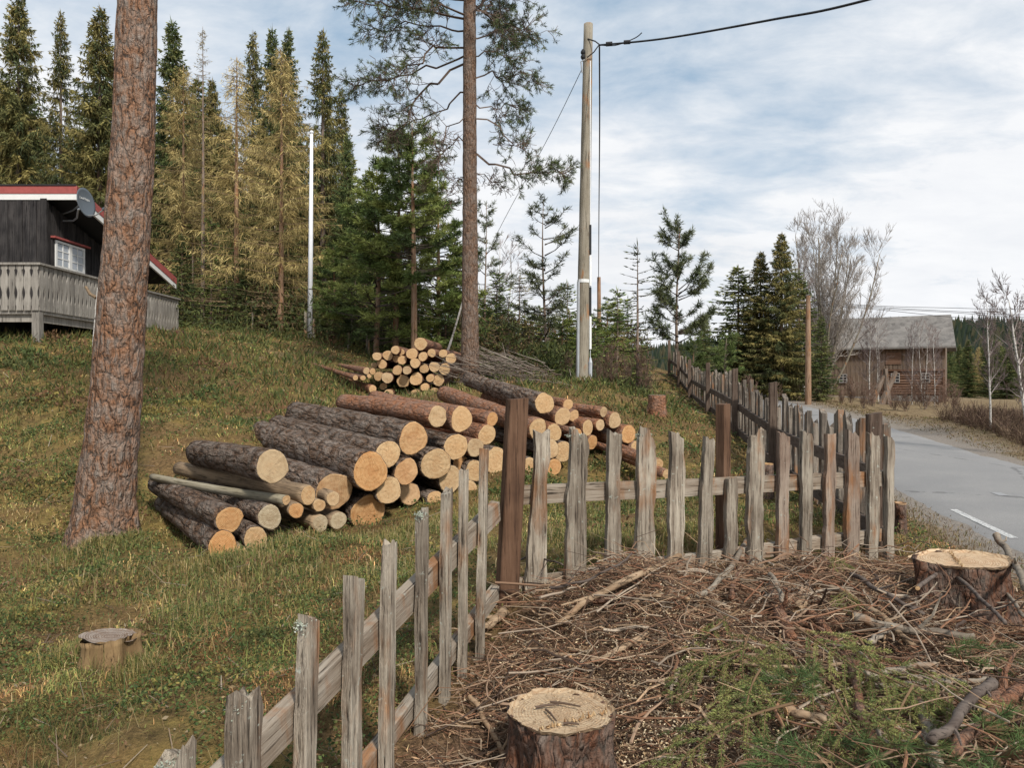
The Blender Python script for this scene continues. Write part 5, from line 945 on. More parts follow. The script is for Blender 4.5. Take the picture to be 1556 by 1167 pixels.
for k, n, px, Y, tp, lab, w in [
 ('spruce_a','spruce_tree',28,36,-18,'tall spruce at the left edge behind the cabin roof',1.0),
 ('spruce_b','spruce_tree',92,34,14,'slender pointed spruce left of the big pine trunk',0.85),
 ('spruce_a','spruce_tree',152,32,6,'spruce with long drooping branches half hidden by the big pine trunk',1.1),
 ('spruce_c','spruce_tree',262,36,27,'dense dark green spruce just right of the big pine trunk',1.0),
 ('larch_bare','larch_tree',308,29,38,'thin nearly bare grey larch with a tall spire',0.7),
 ('larch_a','larch_tree',278,31,98,'golden-brown larch beside the big pine trunk',1.0),
 ('larch_b','larch_tree',360,27,85,'golden-brown larch in the middle of three',1.15),
 ('larch_a','larch_tree',426,26,70,'broadest golden-brown larch left of the flagpole',1.0),
 ('spruce_b','spruce_tree',384,42,44,'thin-crowned spruce top between the two right larches',0.9),
 ('spruce_c','spruce_tree',414,40,38,'left one of twin spruce spires behind the broadest larch',0.75),
 ('spruce_c','spruce_tree',438,41,40,'right one of twin spruce spires behind the broadest larch',0.75),
 ('spruce_b','spruce_tree',491,31,42,'tall dark spruce right behind the flagpole',1.1),
 ('spruce_c','spruce_tree',528,29,200,'dark middle-sized spruce right of the flagpole',0.9),
 ('spruce_d','spruce_tree',556,27,260,'bushy spruce between flagpole and slender pines',0.8),
 ('pine_a','pine_tree',627,20.5,186,'slender pine with bare reddish trunk behind the far log stack',1.15),
 ('pine_a','pine_tree',604,22,192,'slender pine left of the bare-trunked one',1.1),
 ('pine_b','pine_tree',572,22,250,'green bushy pine left of the far log stack',1.2),
 ('pine_b','pine_tree',664,23,262,'green pine between slender pine and tall pine trunk',1.1),
 ('pine_b','pine_tree',506,25,372,'young light green pine just right of the flagpole',1.3),
 ('young_a','spruce_tree',535,24,420,'low green spruce right of the young light green pine',1.2),
 ('spruce_d','spruce_tree',690,26,330,'dark spruce half hidden by the tall pine trunk',0.8),
 ('pine_thin','pine_tree',738,26,308,'narrow young pine right of the tall pine trunk',0.9),
 ('birch_b','birch_tree',768,34,326,'pale bare birch behind the narrow young pine',1.1),
 ('young_b','spruce_tree',789,27,418,'brownish pointed spruce under the bare birch',1.2),
 ('pine_thin','pine_tree',828,22,302,'sparse young pine with open crown left of the utility pole',1.15),
 ('young_a','spruce_tree',862,25,428,'small pointed spruce just left of the utility pole',1.0),
 ('young_a','spruce_tree',938,23,438,'bushy spruce right of the utility pole',1.1),
 ('sparse','spruce_tree',969,19.5,368,'sparse slim spruce left of the round young pine',1.2),
 ('pine_young','pine_tree',1031,28.5,343,'young pine with rounded tufted crown above the fence end',0.95),
 ('pine_tiny','pine_tree',1056,26,508,'bright green pine sapling behind the road fence, left one',1.1),
 ('pine_tiny','pine_tree',1104,19,512,'bright green pine sapling behind the road fence, right one',0.85),
 ('spruce_d','spruce_tree',1122,46,402,'shorter spruce at the left of the dark group by the road',1.75),
 ('spruce_a','spruce_tree',1156,45,380,'middle spruce of the dark group by the road',1.5),
 ('spruce_a','spruce_tree',1188,44,352,'tallest spruce of the dark group by the road',1.4),
 ('spruce_d','spruce_tree',1214,47,410,'spruce at the right of the dark group by the road',1.2),
 ('spruce_d','spruce_tree',1248,42,478,'low green spruce beside the brown pole before the barn',0.9),
 ('aspen','bare_tree',1252,54,318,'large bare fan-shaped tree rising left of the barn',1.0),
 ('birch_a','birch_tree',1222,50,372,'bare birch between the dark spruces and the fan-shaped tree',0.8),
 ('birch_a','birch_tree',1322,47,462,'slim birch before the left half of the barn',0.8),
 ('birch_b','birch_tree',1335,49,455,'twin-stemmed birch before the middle of the barn',0.7),
 ('birch_a','birch_tree',1386,46,470,'slim birch before the barn windows, left one',0.6),
 ('birch_b','birch_tree',1404,45,464,'white twin-stemmed birch before the barn windows',0.7),
 ('birch_a','birch_tree',1420,46,475,'slim birch before the right end of the barn',0.6),
 ('birch_a','birch_tree',1505,24,405,'thin bare birch second from the right edge',0.7),
 ('birch_a','birch_tree',1552,19,380,'white-barked birch leaning at the right edge',0.9),
 ('birch_b','birch_tree',1600,22,360,'bare birch branches reaching in from the right edge',0.9)]:
    if k.startswith('birch') and px == 1552:
        tree(k, n, 1566, Y, tp, lab, 'bare birches by the road', w, lean=(-0.10, 0)); continue
    tree(k, n, px, Y, tp, lab, dict(spruce_tree='spruces one can tell apart', larch_tree='golden-brown larches', pine_tree='smaller pines', birch_tree='bare birches').get(n), w)
BK = 'spruces filling the wood behind the larches'
for i in range(46):
    px = -60+i*15.2+random.uniform(-6, 6); Y = random.uniform(37, 56); tp = random.choice([150, 200, 250, 300, 120])+random.uniform(-30, 30)
    if px > 520: tp = max(tp, 300+random.uniform(0, 60))
    tree(random.choice(['spruce_a', 'spruce_c', 'spruce_b', 'spruce_d']), 'spruce_tree', px, Y, tp, f'dark spruce deep in the wood behind the larches, {nth(i)} from the left', BK, random.uniform(0.8, 1.1))
for i in range(26):
    px = 240+i*13+random.uniform(-5, 5); Y = random.uniform(26, 36)
    tree(random.choice(['spruce_d', 'young_a', 'spruce_d', 'young_b']), 'young_spruce', px, Y, random.uniform(330, 430), f'young spruce in the undergrowth at the wood edge, {nth(i)} from the left', 'undergrowth spruces at the wood edge', random.uniform(0.8, 1.15))
for i in range(29):
    px = 690+i*9.4+random.uniform(-4, 4); Y = random.uniform(20.5, 34)
    tree(random.choice(['young_a', 'young_b', 'young_a', 'pine_b', 'sparse']), 'young_conifer', px, Y, random.uniform(450, 515), f'low young conifer in the thicket around the utility pole, {nth(i)} from the left', 'young conifers around the utility pole', random.uniform(1.2, 1.8))
for i in range(14):
    px = 560+i*15+random.uniform(-6, 6); tree(random.choice(['young_a', 'pine_b', 'young_b']), 'young_conifer', px, random.uniform(22, 27), random.uniform(390, 470), f'young conifer behind the far log stack, {nth(i)} from the left', 'young conifers behind the far log stack', random.uniform(0.9, 1.2))
for i in range(34):
    px = 1436+i*7.2; Y = random.uniform(85, 150); tree(random.choice(['spruce_c', 'spruce_d', 'larch_b', 'spruce_d', 'spruce_c']), 'conifer', px, Y, random.uniform(512, 548), f'conifer in the young wood right of the barn, {nth(i)} from the left', 'conifers right of the barn', random.uniform(1.2, 1.7))
for i in range(12):
    px = 1040+i*22+random.uniform(-9, 9); tree(random.choice(['spruce_c', 'spruce_d']), 'conifer', px, random.uniform(75, 110), random.uniform(470, 520), f'conifer far behind the road bend, {nth(i)} from the left', 'conifers behind the road bend', 1.1)
for i, px in enumerate(sorted([1135, 1158, 1180, 1205, 1276, 1292, 1310, 1328, 1346, 1362, 1375, 1392, 1408, 1424, 1438, 1450])):
    px += random.uniform(-4, 4); tree('shrub_bare', 'bare_shrub', px, random.uniform(38, 48), random.uniform(560, 585), f'leafless brown shrub between the road and the barn, {nth(i)} from the left', 'leafless shrubs before the barn', 1.1)
for i in range(5):
    px = [908, 926, 952, 976, 862][i]; tree('shrub_bare', 'bare_shrub', px, random.uniform(17.5, 19.5), random.uniform(500, 540), ['leafless shrub just right of the utility pole', 'leafless shrub second right of the utility pole', 'leafless shrub left of the sparse slim spruce', 'leafless shrub under the sparse slim spruce', 'leafless shrub just left of the utility pole'][i], 'leafless shrubs by the utility pole', 0.8)
# the two pines of the foreground
def big_pine():
    b = on_ground(158, 7.2); root = thing('pine_tree', 'huge pine trunk with flaky reddish bark at the left', 'tree', b); H = 13.0; Y = 7.2; k = 260; n = 72
    zz = np.linspace(-0.2, H, k); py = CY-(b.z+zz)*FPX/Y
    cx = np.interp(py, [-1e4, -900, 0, 200, 400, 600, 760, 830], [330, 262, 209, 203, 190, 176, 160, 157]); wd = np.interp(py, [-1200, 0, 200, 400, 600, 700, 760, 800, 840], [32, 60, 65, 71, 78, 84, 94, 108, 130])
    x = (cx-CX)*Y/FPX-b.x; r = wd*Y/FPX/2*0.93; a = np.arange(n)*2*math.pi/n; C, S = np.cos(a), np.sin(a)
    Z = np.repeat(zz[:, None], n, 1); R = np.repeat(r[:, None], n, 1)
    q = np.stack([C[None]*R*14, S[None]*R*14, Z*4.5], -1); pl = np.abs(fbm(q, 5, 3)-0.5)*2; q2 = np.stack([C[None]*R*40, S[None]*R*40, Z*14], -1)
    R = R*(1+0.10*(np.sqrt(np.clip(pl, 0, 1))-0.45)+0.03*(fbm(q2, 9, 2)-0.5)); foot = np.clip(1-(zz+0.2)/0.8, 0, 1)[:, None]; R = R*(1+foot*(0.13*np.cos(4*a+1)+0.09*np.cos(7*a))[None])
    V = np.stack([x[:, None]+C[None]*R, S[None]*R, Z], -1); m = MB(); i = np.arange(k-1)[:, None]*n; j = np.arange(n)[None, :]; j2 = (j+1) % n
    m.add(V.reshape(-1, 3), Q=np.stack([i+j, i+j2, i+n+j2, i+n+j], -1).reshape(-1, 4)); obj('trunk', m, MAT['trunk'], root, True)
    rr = np.random.default_rng(3); cr = MB(); SA, SB, SR = [], [], []
    for q in range(46):                                               # crown high above the frame
        z = rr.uniform(7.5, 12.8); az = rr.uniform(0, 6.28); L = rr.uniform(1.0, 2.6)*(1.25-(z-7.5)/8); o = np.array([np.interp(z, zz, x), 0, z]); d = np.array([math.cos(az), math.sin(az), rr.uniform(-0.1, 0.5)]); e = o+d*L; SA.append(o); SB.append(e); SR.append(0.04)
        for w in rr.uniform(0.4, 1, 14):
            p = o+d*L*w+rr.normal(0, 0.25, 3); SA.append(o+d*L*w); SB.append(p); SR.append(0.008); tuft(cr, p, p-o, 22, 0.10, 0.008, YG[rr.integers(0, 3)], rr)
    SR = np.array(SR); cr.sticks(np.array(SA), np.array(SB), SR, SR*0.5, C=(0.12, 0.08, 0.055)); obj('crown', cr, MAT['needle'], root)
    m = MB(); p = lambda px, py: P(px, py, 7.6)-np.array(b)
    sm = MB(); sm.tube([P(143, 585, 8.2)-np.array(b), P(146, 500, 8.2)-np.array(b), P(152, 435, 8.2)-np.array(b)], [0.035, 0.03, 0.025], 8); sb = on_ground(143, 8.2); 
    bs = thing('birch_sapling', 'thin cut birch stem standing against the big pine trunk', 'sapling', sb); s2 = MB(); A_ = P(143, 590, 8.2); s2.tube([(0, 0, -0.1), P(145, 520, 8.2)-np.array(sb), P(151, 437, 8.2)-np.array(sb)], [0.034, 0.03, 0.024], 8, rough=0.1); obj('stem', s2, MAT['birch'], bs); s2 = MB(); s2.tube([P(146, 452, 8.2)-np.array(sb), P(137, 447, 8.2)-np.array(sb), P(130, 435, 8.2)-np.array(sb)], [0.022, 0.018, 0.014], 6); obj('side_branch', s2, MAT['palebark'], bs)
big_pine()
def tall_pine():
    Y = 14.5; b = on_ground(713, Y); root = thing('pine_tree', 'tall pine with straight trunk and sparse high branches behind the log stacks', 'tree', b); bb = np.array(b); H = 11.5
    zz = np.linspace(-0.2, H, 110); py = CY-(b.z+zz)*FPX/Y; wd = np.interp(py, [-400, 0, 300, 500, 560, 600], [11, 19, 22, 26, 29, 36]); x = (np.interp(py, [-400, 0, 590], [711, 713.5, 714.5])-CX)*Y/FPX-b.x
    m = MB(); m.tube(np.stack([x, 0*x, zz], -1), wd*Y/FPX/2, 26, rough=0.06, seed=3, freq=9); obj('trunk', m, m_pinebark('tall_pine_bark', (17, 17, 6), [(0.0, (0.05, 0.035, 0.027)), (0.10, (0.21, 0.125, 0.08)), (0.3, (0.19, 0.14, 0.11)), (0.75, (0.24, 0.195, 0.165))], 0.03), root, True)
    r = np.random.default_rng(12); cr = MB(); SA, SB, R0, R1 = [], [], [], []; pal = np.array([(0.06, 0.082, 0.040), (0.085, 0.105, 0.046), (0.11, 0.13, 0.055), (0.045, 0.062, 0.034)])
    def limb(pts, dy, rad, tufts=1.0, start=0.3, sub=0.55):
        start *= 0.55; sub *= 1.1
        pts = np.array([P(px, py, Y+dy*i/(len(pts)-1)) for i, (px, py) in enumerate(pts)])-bb; pts[0] = [np.interp(pts[0][2], zz, x), 0, pts[0][2]]; q = _spline(pts, 12); q[1:-1] += r.normal(0, 0.045, q[1:-1].shape); grow(q, rad*0.75, tufts, start, sub, 0)
    def grow(q, rad, tufts, start, sub, lv):
        n = len(q); rr = rad*np.linspace(1, 0.3, n)
        for i in range(n-1): SA.append(q[i]); SB.append(q[i+1]); R0.append(rr[i]); R1.append(rr[i+1])
        L = np.linalg.norm(np.diff(q, axis=0), axis=1).sum(); k = int((9.5 if lv == 0 else 7)*L*1.3)+2
        for _ in range(k):
            u = r.uniform(start, 1.0); i = min(n-2, int(u*(n-1))); p = q[i]+(q[i+1]-q[i])*(u*(n-1)-i); d = norm(q[i+1]-q[i]); s = norm(np.cross(d, r.normal(size=3))); e = norm(d*r.uniform(0.3, 1.0)+s*r.uniform(0.4, 1.0)+np.array([0, 0, r.uniform(-0.25, 0.35)]))*sub*r.uniform(0.5, 1.2)*(1.15-u*0.5)
            sq = np.array([p, p+e*0.5+r.normal(0, 0.03, 3), p+e])
            if lv == 0: grow(sq, max(rad*0.35, 0.007), tufts, 0.25, sub*0.5, 1)
            else:
                for a in range(2): SA.append(sq[a]); SB.append(sq[a+1]); R0.append(0.006); R1.append(0.004)
                if r.random() < tufts*0.72: tuft(cr, sq[2], e, 26, 0.085, 0.010, pal[r.integers(0, 4)]*r.uniform(0.6, 1.3), r, 0.7)
        if r.random() < tufts+0.2: tuft(cr, q[-1], q[-1]-q[-2], 24, 0.09, 0.0075, pal[2], r)
    limb([(728, 230), (752, 249), (795, 264), (835, 262), (872, 254)], -0.6, 0.035, 1.0, 0.55, 0.38)
    limb([(725, 185), (752, 190), (770, 215), (785, 225), (803, 219)], -0.4, 0.025, 0.45, 0.4, 0.4)
    limb([(725, 158), (750, 165), (776, 160), (796, 164)], 0.5, 0.022, 0.8, 0.45, 0.4)
    limb([(725, 125), (745, 112), (766, 118), (790, 118), (815, 127)], 0.2, 0.028, 0.9, 0.35, 0.45)
    limb([(723, 58), (745, 50), (766, 42), (795, 46), (817, 55)], -0.7, 0.028, 0.9, 0.4, 0.45)
    limb([(723, 88), (740, 80), (770, 85), (790, 98)], 1.1, 0.024, 0.8, 0.4, 0.4)
    limb([(722, 20), (750, 5), (778, -8)], 0.6, 0.026, 0.9, 0.3, 0.5)
    limb([(706, 72), (672, 68), (640, 82), (615, 110), (590, 122)], -0.5, 0.036, 0.7, 0.4, 0.5)
    limb([(706, 92), (662, 126), (636, 145), (617, 177), (600, 205), (590, 215)], 0.4, 0.038, 0.6, 0.45, 0.5)
    limb([(706, 80), (650, 100), (600, 118), (565, 122), (535, 130)], 1.0, 0.034, 0.7, 0.5, 0.45)
    limb([(704, 29), (660, 18), (600, 8), (560, 2), (530, 6)], -0.8, 0.038, 0.9, 0.35, 0.5)
    limb([(704, 45), (670, 40), (625, 30), (590, 42), (560, 45)], 0.9, 0.032, 0.9, 0.4, 0.5)
    limb([(706, 140), (675, 165), (640, 185), (600, 190), (575, 200)], 1.4, 0.028, 0.5, 0.5, 0.45)
    limb([(706, 175), (680, 200), (665, 225), (672, 250)], -0.6, 0.02, 0.12, 0.4, 0.4)
    limb([(706, 205), (682, 222), (665, 245), (655, 275)], 0.6, 0.018, 0.1, 0.4, 0.4)
    limb([(724, 255), (745, 275), (765, 285)], 0.3, 0.014, 0.05, 0.4, 0.3)
    limb([(706, 260), (690, 285), (684, 310)], 0.2, 0.014, 0.05, 0.4, 0.3)
    limb([(723, 5), (740, 15), (760, 25), (775, 35)], 1.2, 0.02, 0.9, 0.4, 0.4)
    limb([(704, 5), (670, -10), (620, -25), (580, -20)], 0.6, 0.03, 0.9, 0.3, 0.5)
    for q in range(22):
        z = r.uniform(6.9, 11.2); az = r.uniform(0, 6.28); L = r.uniform(0.9, 2.0)*(1.2-(z-6.9)/6.5); o = np.array([np.interp(z, zz, x), 0, z]); d = np.array([math.cos(az), math.sin(az), r.uniform(-0.1, 0.4)]); grow(np.array([o+d*L*t+np.array([0, 0, 0.1*t*t]) for t in np.linspace(0, 1, 8)]), 0.026, 0.9, 0.35, 0.45, 0)
    cr.sticks(np.array(SA), np.array(SB), np.array(R0), np.array(R1), C=(0.12, 0.085, 0.065)); obj('crown', cr, MAT['needle'], root)
tall_pine()
# ------------------------------------------------------------ brushwood, sticks and boughs
def curve_on(pxs, lift=0.03):
    """points given as (px, py, Y)"""
    return _spline(np.array([P(*p) for p in pxs]), 16)
def Yg(px, py, dz=0.02, lo=1.5, hi=30.0):
    """distance at which the sight line of a pixel meets the ground"""
    ys = np.linspace(lo, hi, 600); g = ground((px-CX)*ys/FPX, ys)+dz; z = (CY-py)*ys/FPX; k = np.argmax(z < g); return float(ys[k]) if k else hi
STK = [('pinestick', [(1040,842),(985,868),(905,905),(838,955)], 10, 0.08, 'long light brown branch lying from the fence down to the left'),
 ('redstick', [(1030,850),(960,900),(900,915)], 9, 0.05, 'reddish branch under the long light brown one'),
 ('greystick', [(1135,820),(1105,870),(1058,910)], 8, 0.10, 'grey stick leaning over the fence foot'),
 ('redstick', [(1172,898),(1186,935),(1204,972)], 20, 0.05, 'short thick reddish stem piece in the middle of the brush'),
 ('pinestick', [(1212,925),(1222,912)], 14, 0.06, 'short sawn chunk beside the thick reddish stem piece'),
 ('redstick', [(1225,925),(1262,965),(1298,1020),(1308,1090),(1345,1167)], 14, 0.07, 'long curved brown branch reaching the bottom edge'),
 ('greystick', [(1292,936),(1345,952),(1400,960),(1490,968)], 13, 0.12, 'pale bent branch with a stub at the right'),
 ('greystick', [(1352,952),(1336,966),(1322,976)], 10, 0.13, 'stub end of the pale bent branch'),
 ('greystick', [(1512,812),(1535,845),(1562,900)], 10, 0.35, 'pale upright stick beside the double stump'),
 ('darkstick', [(1512,1036),(1475,1060),(1450,1100),(1410,1128)], 16, 0.16, 'dark bent branch with pale cut end at lower right'),
 ('greystick', [(1392,1030),(1405,1085),(1425,1170)], 22, 0.06, 'thick grey branch standing at the bottom right'),
 ('redstick', [(1560,1040),(1500,1090),(1442,1150)], 18, 0.08, 'thick reddish branch at the lower right corner'),
 ('darkstick', [(1400,838),(1470,890),(1530,950)], 6, 0.22, 'dark thin stick crossing the double stump'),
 ('darkstick', [(1388,900),(1440,860),(1500,848),(1556,870)], 5, 0.24, 'thin twig arching over the double stump'),
 ('greystick', [(1480,850),(1520,890),(1558,940)], 6, 0.20, 'grey stick right of the double stump'),
 ('pinestick', [(985,962),(940,988),(898,1008)], 9, 0.05, 'short grey-brown stick above the foreground stump'),
 ('pinestick', [(770,926),(752,942),(734,957)], 14, 0.06, 'short pale cut stake at the foot of the brown corner post'),
 ('pinestick', [(714,1056),(745,1110),(778,1170)], 8, 0.08, 'pale stick left of the foreground stump'),
 ('pinestick', [(1192,1078),(1225,1088),(1258,1092)], 13, 0.10, 'pale stick with cut end among the green boughs'),
 ('greystick', [(1308,1030),(1360,1020),(1425,1008)], 12, 0.12, 'curved pale grey branch above the dark bent one'),
 ('greystick', [(1320,1042),(1400,1040),(1510,1030)], 8, 0.10, 'long straight grey branch above the dark bent one'),
 ('pinestick', [(1130,1005),(1160,1015),(1290,1012)], 7, 0.08, 'thin pale branch across the top of the green boughs'),
 ('redstick', [(1500,1080),(1520,1060),(1556,1045)], 24, 0.07, 'stout reddish stem at the right edge'),
 ('greystick', [(1170,870),(1185,900),(1188,915)], 7, 0.10, 'short grey stick poking up near the fence foot'),
 ('pinestick', [(1050,912),(1000,905),(960,918)], 7, 0.06, 'thin branch below the grey leaning stick'),
 ('redstick', [(1130,850),(1118,880),(1110,910)], 9, 0.07, 'reddish forked stick near the fence foot'),
 ('pinestick', [(870,1000),(810,985),(770,1000)], 5, 0.05, 'thin stick left above the foreground stump'),
 ('darkstick', [(830,895),(900,880),(965,840)], 4, 0.15, 'thin dark twig arching before the fence, left part'),
 ('darkstick', [(760,880),(800,845),(860,860)], 3, 0.18, 'thin dark twig bending before the first wide picket'),
 ('pinestick', [(1260,890),(1330,930),(1390,985)], 10, 0.09, 'brown branch slanting towards the pale bent one'),
 ('darkstick', [(1290,870),(1350,905),(1405,935)], 7, 0.09, 'dark branch left of the double stump')]
SM = dict(pinestick=m_grain('light_brown_stick', [(0.14, 0.09, 0.055), (0.25, 0.165, 0.10), (0.36, 0.26, 0.17)], 0, sc=0.6, bump=0.004), redstick=m_pinebark('red_stick_bark', (30, 30, 30), [(0.0, (0.05, 0.028, 0.02)), (0.1, (0.24, 0.11, 0.06)), (0.3, (0.18, 0.10, 0.065)), (0.75, (0.22, 0.155, 0.12))], 0.01), greystick=m_grain('grey_stick', [(0.09, 0.072, 0.056), (0.19, 0.155, 0.12), (0.30, 0.255, 0.20)], 0, lichen=0.2, orange=0.2, sc=0.6, bump=0.008), darkstick=m_grain('dark_stick', [(0.035, 0.026, 0.022), (0.08, 0.06, 0.05), (0.15, 0.12, 0.10)], 0, sc=0.6, bump=0.004))
for i, (mt, pts, w, lift, lab) in enumerate(STK):
    ps = []
    for px, py in pts:
        Y = Yg(px, py, lift); ps.append(P(px, py, Y))
    q = _spline(np.array(ps), 22); q = np.stack([np.convolve(np.pad(q[:, c_], 3, 'edge'), np.ones(7)/7, 'valid') for c_ in range(3)], -1); q += 0.004*np.sin(np.arange(22)[:, None]*np.array([[0.75, 0.6, 0.9]])+i)+RNG.normal(0, 0.0012, q.shape); rad = 1.15*w*np.mean(q[:, 1])/FPX/2
    root = thing('branch', lab, 'branch', q[0], 'branches on the brush heap'); m = MB(); m.tube(q-q[0], rad*np.linspace(1.0, 0.72, 22), 9, rough=0.12, seed=i, freq=14); obj('stem', m, SM[mt], root, True)
    m = MB(); m.tube(np.array([q[0]-norm(q[1]-q[0])*0.003, q[0]])-q[0], rad*0.93, 9); obj('cut_end', m, MAT['end'], root)
    for s in range(2 if len(pts) > 2 else 0):
        k = random.randint(4, 18); d = norm(norm(q[k+1]-q[k])+RNG.normal(0, 0.6, 3)+np.array([0, 0, 0.3])); L = random.uniform(0.05, 0.22); m = MB(); m.tube([q[k]-q[0], q[k]-q[0]+d*L*0.5+RNG.normal(0, 0.01, 3), q[k]-q[0]+d*L], [rad*0.45, rad*0.3, rad*0.15], 5); obj('side_twig', m, SM[mt], root)
# twig litter: nobody could count it
def litter():
    m = MB(); k = 30000; y = RNG.uniform(1.6, 5.6, k*2); x = RNG.uniform(-1, 5.0, k*2); sd_ = poly_sd(x, y, BRUSH); ok = sd_+RNG.normal(0, 0.10, k*2) > 0.02; x, y = x[ok][:k], y[ok][:k]; k = len(x)
    heap = np.clip(n2(x, y, 1.6, 71)-0.35, 0, 1)*0.30; z = ground(x, y)+RNG.random(k)**2*heap+0.004
    az = RNG.uniform(0, 6.28, k)+0.5; L = RNG.uniform(0.03, 0.16, k)*(1+1.8*(RNG.random(k) < 0.10)); el = RNG.normal(0.05, 0.22, k); d = np.stack([np.cos(az)*np.cos(el), np.sin(az)*np.cos(el), np.sin(el)], -1)
    A = np.stack([x, y, z], -1); B = A+d*L[:, None]; Mi = (A+B)/2+RNG.normal(0, 0.1, (k, 3))*L[:, None]; R = RNG.uniform(0.0010, 0.0032, k)*(1+1.2*(RNG.random(k) < 0.08))
    pal = np.array([(0.15, 0.088, 0.056), (0.24, 0.14, 0.085), (0.31, 0.21, 0.13), (0.065, 0.042, 0.03), (0.30, 0.225, 0.155), (0.20, 0.095, 0.055)]); C = pal[RNG.integers(0, 6, k)]*RNG.uniform(0.7, 1.3, (k, 1))
    m.sticks(A, Mi, R, R*0.85, C); m.sticks(Mi, B, R*0.85, R*0.5, C); kind(obj('twig_litter', m, MAT['litterm']), 'stuff', 'tangle of fine brown twigs covering the brush heap')
    m = MB(); k = 780; y = RNG.uniform(1.9, 5.4, 4*k); x = RNG.uniform(-0.8, 4.6, 4*k); ok = (poly_sd(x, y, BRUSH) > 0.12) & (np.hypot(x-0.19, y-2.93) > 0.42) & (np.hypot(x-2.5, y-4.25) > 0.36); x, y = x[ok][:k], y[ok][:k]
    gg = ground(x, y)
    for q in range(len(x)):
        g = float(gg[q]); a_ = RNG.uniform(0, 6.28) if q % 3 else RNG.normal(0.5, 0.4); L = RNG.uniform(0.15, 0.62); el = RNG.normal(0.06, 0.12+0.12*(x[q] > 1.3)); dd = np.array([math.cos(a_)*math.cos(el), math.sin(a_)*math.cos(el), math.sin(el)]); sd2 = np.array([-dd[1], dd[0], 0])*RNG.normal(0, 0.14)*L+np.array([0, 0, RNG.uniform(-0.02, 0.06)*L]); t_ = np.linspace(-0.5, 0.5, 6)[:, None]
        pts = np.array([x[q], y[q], g+RNG.uniform(0.01, 0.085+0.09*(x[q] > 1.4))])+dd*L*t_+sd2*(1-4*t_*t_)+RNG.normal(0, 0.006, (6, 3)); r0 = RNG.choice([0.0028, 0.0042, 0.006, 0.0085], p=[0.34, 0.32, 0.22, 0.12]); m.tube(pts, r0*np.linspace(1, 0.5, 6), 5, C=np.array([(0.19, 0.115, 0.072), (0.27, 0.18, 0.12), (0.28, 0.22, 0.165), (0.075, 0.05, 0.037), (0.23, 0.12, 0.07), (0.33, 0.265, 0.20)])[RNG.integers(0, 6)]*RNG.uniform(0.75, 1.2))
    kind(obj('brushwood', m, MAT['litterm']), 'stuff', 'criss-crossing bare sticks lying over the brush heap')
    m = MB(); k = 42000; y = RNG.uniform(1.6, 5.6, k*2); x = RNG.uniform(-1, 5.0, k*2); ok = poly_sd(x, y, BRUSH)+RNG.normal(0, 0.12, k*2) > 0.0; x, y = x[ok][:k], y[ok][:k]; k = len(x)
    z = ground(x, y)+RNG.random(k)*0.03; A = np.stack([x, y, z], -1); L = RNG.uniform(0.008, 0.03, k); B = A+RNG.normal(0, 1, (k, 3))*(L*np.array([[1, 1, 0.45]]).T).T
    C = np.array([(0.18, 0.10, 0.058), (0.26, 0.15, 0.085), (0.09, 0.052, 0.034), (0.35, 0.22, 0.125)])[RNG.integers(0, 4, k)]*RNG.uniform(0.7, 1.3, (k, 1)); m.slivers(A, B, RNG.uniform(0.002, 0.008, k), C=C); kind(obj('needle_litter', m, MAT['litterm']), 'stuff', 'fallen brown needles and bark flakes under the brush')
    m = MB(); k = 9000; c = np.array([X_at(1010, 3.0), 3.0]); c2 = np.array([X_at(930, 3.5), 3.6]); pick = RNG.random(k) < 0.65; x = np.where(pick, c[0]+RNG.normal(0, 0.33, k), c2[0]+RNG.normal(0, 0.35, k)); y = np.where(pick, c[1]+RNG.normal(0, 0.28, k), c2[1]+RNG.normal(0, 0.30, k)); ok = poly_sd(x, y, BRUSH) > 0.1; x, y = x[ok], y[ok]; k = len(x)
    A = np.stack([x, y, ground(x, y)+RNG.random(k)*0.02+0.012], -1); B = A+RNG.normal(0, 0.008, (k, 3))*np.array([1, 1, 0.5]); m.slivers(A, B, RNG.uniform(0.003, 0.008, k), C=np.array([(0.62, 0.48, 0.30), (0.52, 0.37, 0.21), (0.70, 0.58, 0.40)])[RNG.integers(0, 3, k)]*RNG.uniform(0.75, 1.1, (k, 1))); kind(obj('wood_chips', m, MAT['litterm']), 'stuff', 'pale sawdust and wood chips strewn beside the foreground stump')
litter()
